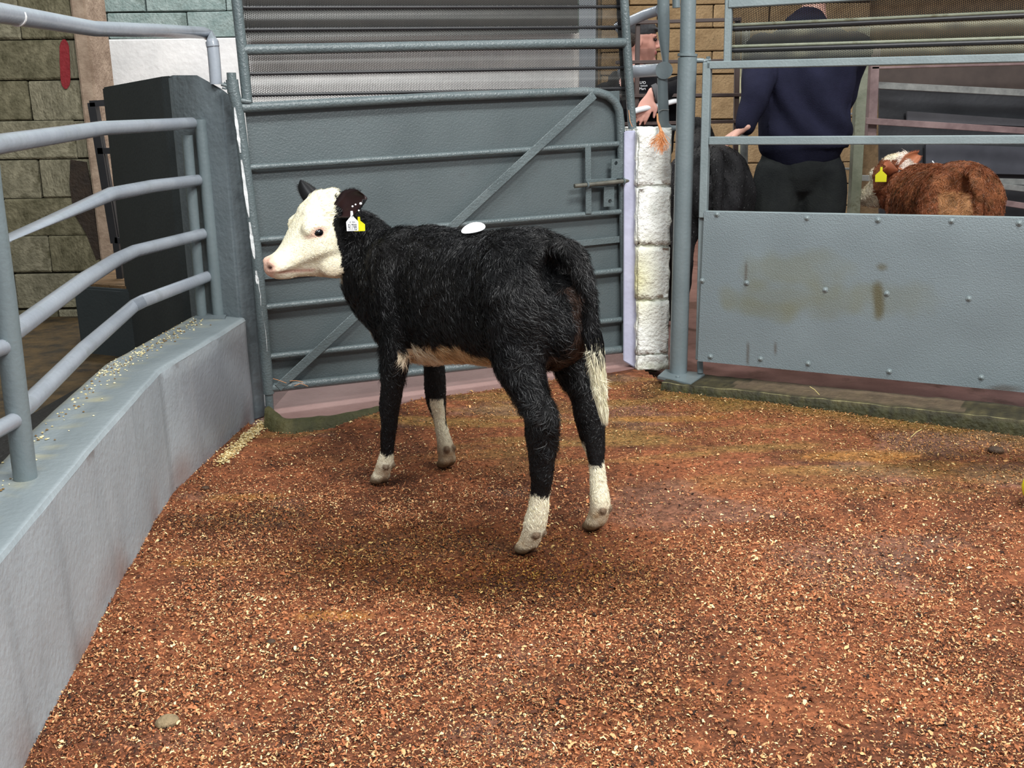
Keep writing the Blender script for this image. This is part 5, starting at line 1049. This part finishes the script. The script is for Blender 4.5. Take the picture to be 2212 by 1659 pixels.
hand(bm2, wry+np.array([-.005, 0, -.01]), (-.42, .02, -.9), (.85, -.1, -.35), (-.1, -1, .1), 1.0, (.35, .12, .12, .10), .5)
shl = Ym(-.2, 0, zs_-.02); ell2 = Ym(-.28, -.02, 1.1); wl2 = Ym(-.2, -.25, 1.0); limb(bm2, [(*shl, .05, .05), (*ell2, .04, .04), (*wl2, .028, .028)], 12, 3, (0, 1, 0)); hand(bm2, wl2, (.3, -1, -.2), (1, 0, 0), (0, 0, 1))
V, N, T, F = remesh(bm2, .0058, 3, .5)
q = (V-C2); fa = q@yf; fz = q[:, 2]; Cc = np.ones((len(V), 3))*g(206, 150, 134); 
beard = (fa > -.02) & (fz < -.035) & (fz > -.13); Cc[beard] = Cc[beard]*.72+g(90, 60, 48)*.28; lips = (fa > .082) & (np.abs(fz+.057) < .010); Cc[lips] = g(176, 104, 98); hdz = V[:, 2] < 1.3; Cc[hdz] = g(224, 168, 152)
es = (np.abs(fz-.012) < .010) & (fa > .066) & (fa < .095); Cc[es] = g(110, 74, 66)
mesh_np('body', V, F, mk('young_skin', (0, 0, 0), attr=True, rough=.5), YM, cols=Cc, smooth=True)
for q_ in (-1, 1): obj('eye', ell(MB(), Hy(.082, q_*.030, .012), (.010, .012, .008)), M_eye, YM, smooth=True)
sj = MB(); limb(sj, [(*Ym(.0, 0, .88), .19, .14), (*Ym(.0, 0, 1.05), .20, .145), (*Ym(.01, -.01, 1.2), .215, .15), (*Ym(.0, 0, zs_-.03), .22, .13), (*Ym(-.02, 0, zs_+.05), .13, .10), (*Ym(-.03, 0, zs_+.10), .075, .075)], 22, 3, (1, 0, 0), ex=.85)
limb(sj, [(*shy, .08, .08), (*(shy*.5+ely*.5+UP*.02), .07, .075), (*ely, .062, .065), (*(ely*.4+wry*.6), .052, .055), (*(wry+np.array([.02, .0, .012])), .038, .045)], 14, 3, (0, 0, 1)); limb(sj, [(*shl, .08, .08), (*ell2, .06, .06), (*(wl2*.85+ell2*.15), .042, .042)], 14, 3, (0, 1, 0))
V, N, T, F = remesh(sj, .0085, 3, .5); V = V+N*np.array([.010*mnoise.noise(Vector((v[0]*10, v[1]*10, v[2]*7))) for v in V])[:, None]; sjo = mesh_np('black_top', V, F, M_blk, YM, smooth=True)
sleeve = obj('cuff', MB().tube([wry+np.array([.035, 0, .008]), wry+np.array([.008, .0, .0])], [(.043, .05), (.040, .047)], 16), mk('grey_cuff', g(84, 84, 86), rough=.9), YM, smooth=True)
tr2 = MB(); limb(tr2, [(*Ym(0, 0, .95), .16, .11), (*Ym(0, 0, .82), .17, .12)], 16, 3, (1, 0, 0))
for q_ in (-1, 1): limb(tr2, [(*Ym(q_*.09, 0, .86), .09, .10), (*Ym(q_*.10, .02, .48), .075, .08), (*Ym(q_*.1, .02, .12), .065, .07)], 14, 3, (1, 0, 0))
rm('trousers', tr2, M_blk, YM, .011, 2)
for q_ in (-1, 1): b_ = MB(); limb(b_, [(*Ym(q_*.1, .04, .045), .042, .042), (*Ym(q_*.1, -.06, .045), .045, .04), (*Ym(q_*.1, -.14, .035), .038, .03)], 12, 3, (1, 0, 0)); limb(b_, [(*Ym(q_*.1, .02, .16), .055, .06), (*Ym(q_*.1, .02, .06), .045, .05)], 12, 3, (1, 0, 0)); rm('boot', b_, M_rubber, YM, .009, 2)
cp = MB(); ell(cp, Hy(-.015, 0, .070), (.108, .086, .062), (yf, yl, yu), 20); limb(cp, [(*Hy(.05, 0, .078), .062, .012), (*Hy(.10, 0, .066), .058, .009), (*Hy(.125, 0, .056), .040, .007)], 14, 3, yl); V_ = rm('cap', cp, mk('cap_cloth', g(40, 40, 42), g(64, 64, 66), 40, .9), YM, .006, 2)
hh = MB(); ell(hh, Hy(-.05, 0, .025), (.072, .080, .07), (yf, yl, yu), 18); rm('hair', hh, M_hair, YM, .007, 2)
# print on the chest
yc = None
chest = [V[(abs(V[:, 0]-gy(1390, 186, 5.9)[0]) < .04) & (abs(V[:, 2]-gy(1390, 186, 5.9)[2]) < .05)][:, 1].min()]
yy = float(chest[0])-.006
for s_, (u, v), sz_ in [('LFD', (1388.5, 178.5), .0195), ('vestock', (1391, 185), .0125), ('Mart', (1388, 191.5), .018)]:
    text(s_, gy(u, v, yy), np.array([1., 0, 0]), UP, np.array([0, -1., 0]), sz_, M_inkw, sjo, ext=.0005, sxs=1.0)
stk = obj('white_stick', MB().tube([gy(1363, 243, 5.60), gy(1378, 238, 5.62), gy(1415, 229, 5.68), gy(1475, 214, 5.75)], [.0145, .015, .0145, .014], 14), M_whitep, smooth=True); tag(stk, 'white plastic stick held in the hand of the young person', 'stick')
cord = obj('grey_cord', MB().tube([gy(1374, 244, 5.62), gy(1371, 258, 5.63), gy(1369, 272, 5.64)], .002, 6), M_galv, smooth=True); tag(cord, 'thin grey cord hanging from the white stick', 'cord')
# ------------------------------------------------------------------ far rails and pen
def ybar(mb, a, b, y, w_, d_=.03):
    p = gy(*a, y); q = gy(*b, y); t = q-p; L_ = np.linalg.norm(t); t /= L_; n = np.array([0, 1., 0]); s_ = np.cross(t, n); s_ /= np.linalg.norm(s_); return mb.box((p+q)/2, (L_, w_, d_), (t, s_, np.cross(s_, t)), bev=.002)
FR = thing('brown_rail_fence', 'thin dark brown steel rail fence in front of the sandy block wall', 'fence', tuple(gy(1500, 480, 5.75)))
for (a, b) in [((1330, 50), (1600, 42)), ((1330, 135), (1600, 131)), ((1335, 207), (1600, 205)), ((1335, 268), (1600, 262))]: obj('rail', ybar(MB(), a, b, 5.72, .018), M_brownst, FR)
for (a, b, w_) in [((1378, 46), (1374, 300), .024), ((1594, 40), (1586, 470), .026)]: obj('upright', ybar(MB(), a, b, 5.74, w_), M_brownst, FR)
wp = obj('pale_post', MB().tube([gy(1612, 60, 5.4), gy(1608, 280, 5.4), gy(1604, 560, 5.4)], .020, 14), M_galv, smooth=True); tag(wp, 'pale galvanised post just left of the man in navy', 'post')
wp = obj('cream_post', MB().tube([gy(1600, 130, 6.3), gy(1598, 300, 6.3), gy(1594, 642, 6.3)], .011, 12), mk('cream', g(200, 196, 160), g(120, 116, 90), 12, .7), smooth=True); tag(wp, 'thin cream upright behind the brown rail fence', 'post')
PN_ = thing('steel_pen', 'galvanised steel pen side with mossy upright, behind the brown calf', 'pen', tuple(gy(1848, 470, 5.15)))
obj('upright', ybar(MB(), (1866, 60), (1835, 610), 5.25, .052, .05), M_galvd, PN_)
obj('upright', ybar(MB(), (1889, 90), (1880, 300), 5.4, .045, .05), M_pinkst, PN_)
for (a, b, w_, y, m) in [((1880, 147), (2330, 135), .012, 5.4, M_pinkst), ((1885, 184), (2330, 207), .034, 5.5, M_galv), ((1868, 261), (2330, 290), .032, 5.35, M_pinkst), ((1845, 384), (2330, 396), .03, 5.5, M_galv), ((1640, 362), (1850, 365), .012, 6.0, M_galv), ((1860, 245), (1840, 246), .012, 5.9, M_galv), ((2120, 398), (2330, 420), .03, 5.45, M_galv), ((2140, 434), (2330, 462), .03, 5.35, M_pinkst)]:
    obj('rail', ybar(MB(), a, b, y, w_, .05), m, PN_)
for (a, b, c, d, y, m) in [((1895, 150), (2330, 138), (2330, 200), (1895, 178), 5.7, mk('brown_board', g(62, 52, 48), g(80, 68, 62), 6, .7)), ((1900, 190), (2330, 215), (2330, 470), (1900, 480), 5.75, M_penwall), ((1900, 480), (2330, 480), (2330, 640), (1900, 640), 5.76, M_penwall), ((1960, 240), (2330, 266), (2330, 278), (1960, 262), 5.7, mk('grey_board', g(84, 84, 88), g(100, 100, 104), 6, .6)), ((2000, 310), (2330, 322), (2330, 380), (2000, 372), 5.7, mk('blue_grey_board', g(62, 64, 72), g(76, 78, 86), 6, .6))]:
    P = [gy(*q, y) for q in (a, b, c, d)]; obj('board', MB().add(P+[p+np.array([0, .02, 0]) for p in P], [(0, 1, 2, 3), (4, 7, 6, 5), (0, 4, 5, 1), (1, 5, 6, 2), (2, 6, 7, 3), (3, 7, 4, 0)]), m, PN_)
# yellow object cut by the right edge
yo = gz(2253, 1098, 0); 
fm_ = MB(); ell(fm_, (yo[0], yo[1], .062), (.062, .062, .062), n=28); o = obj('yellow_ball', fm_, M_yellow, smooth=True); tag(o, 'bright yellow round plastic item at the right edge of the ring floor', 'ball')
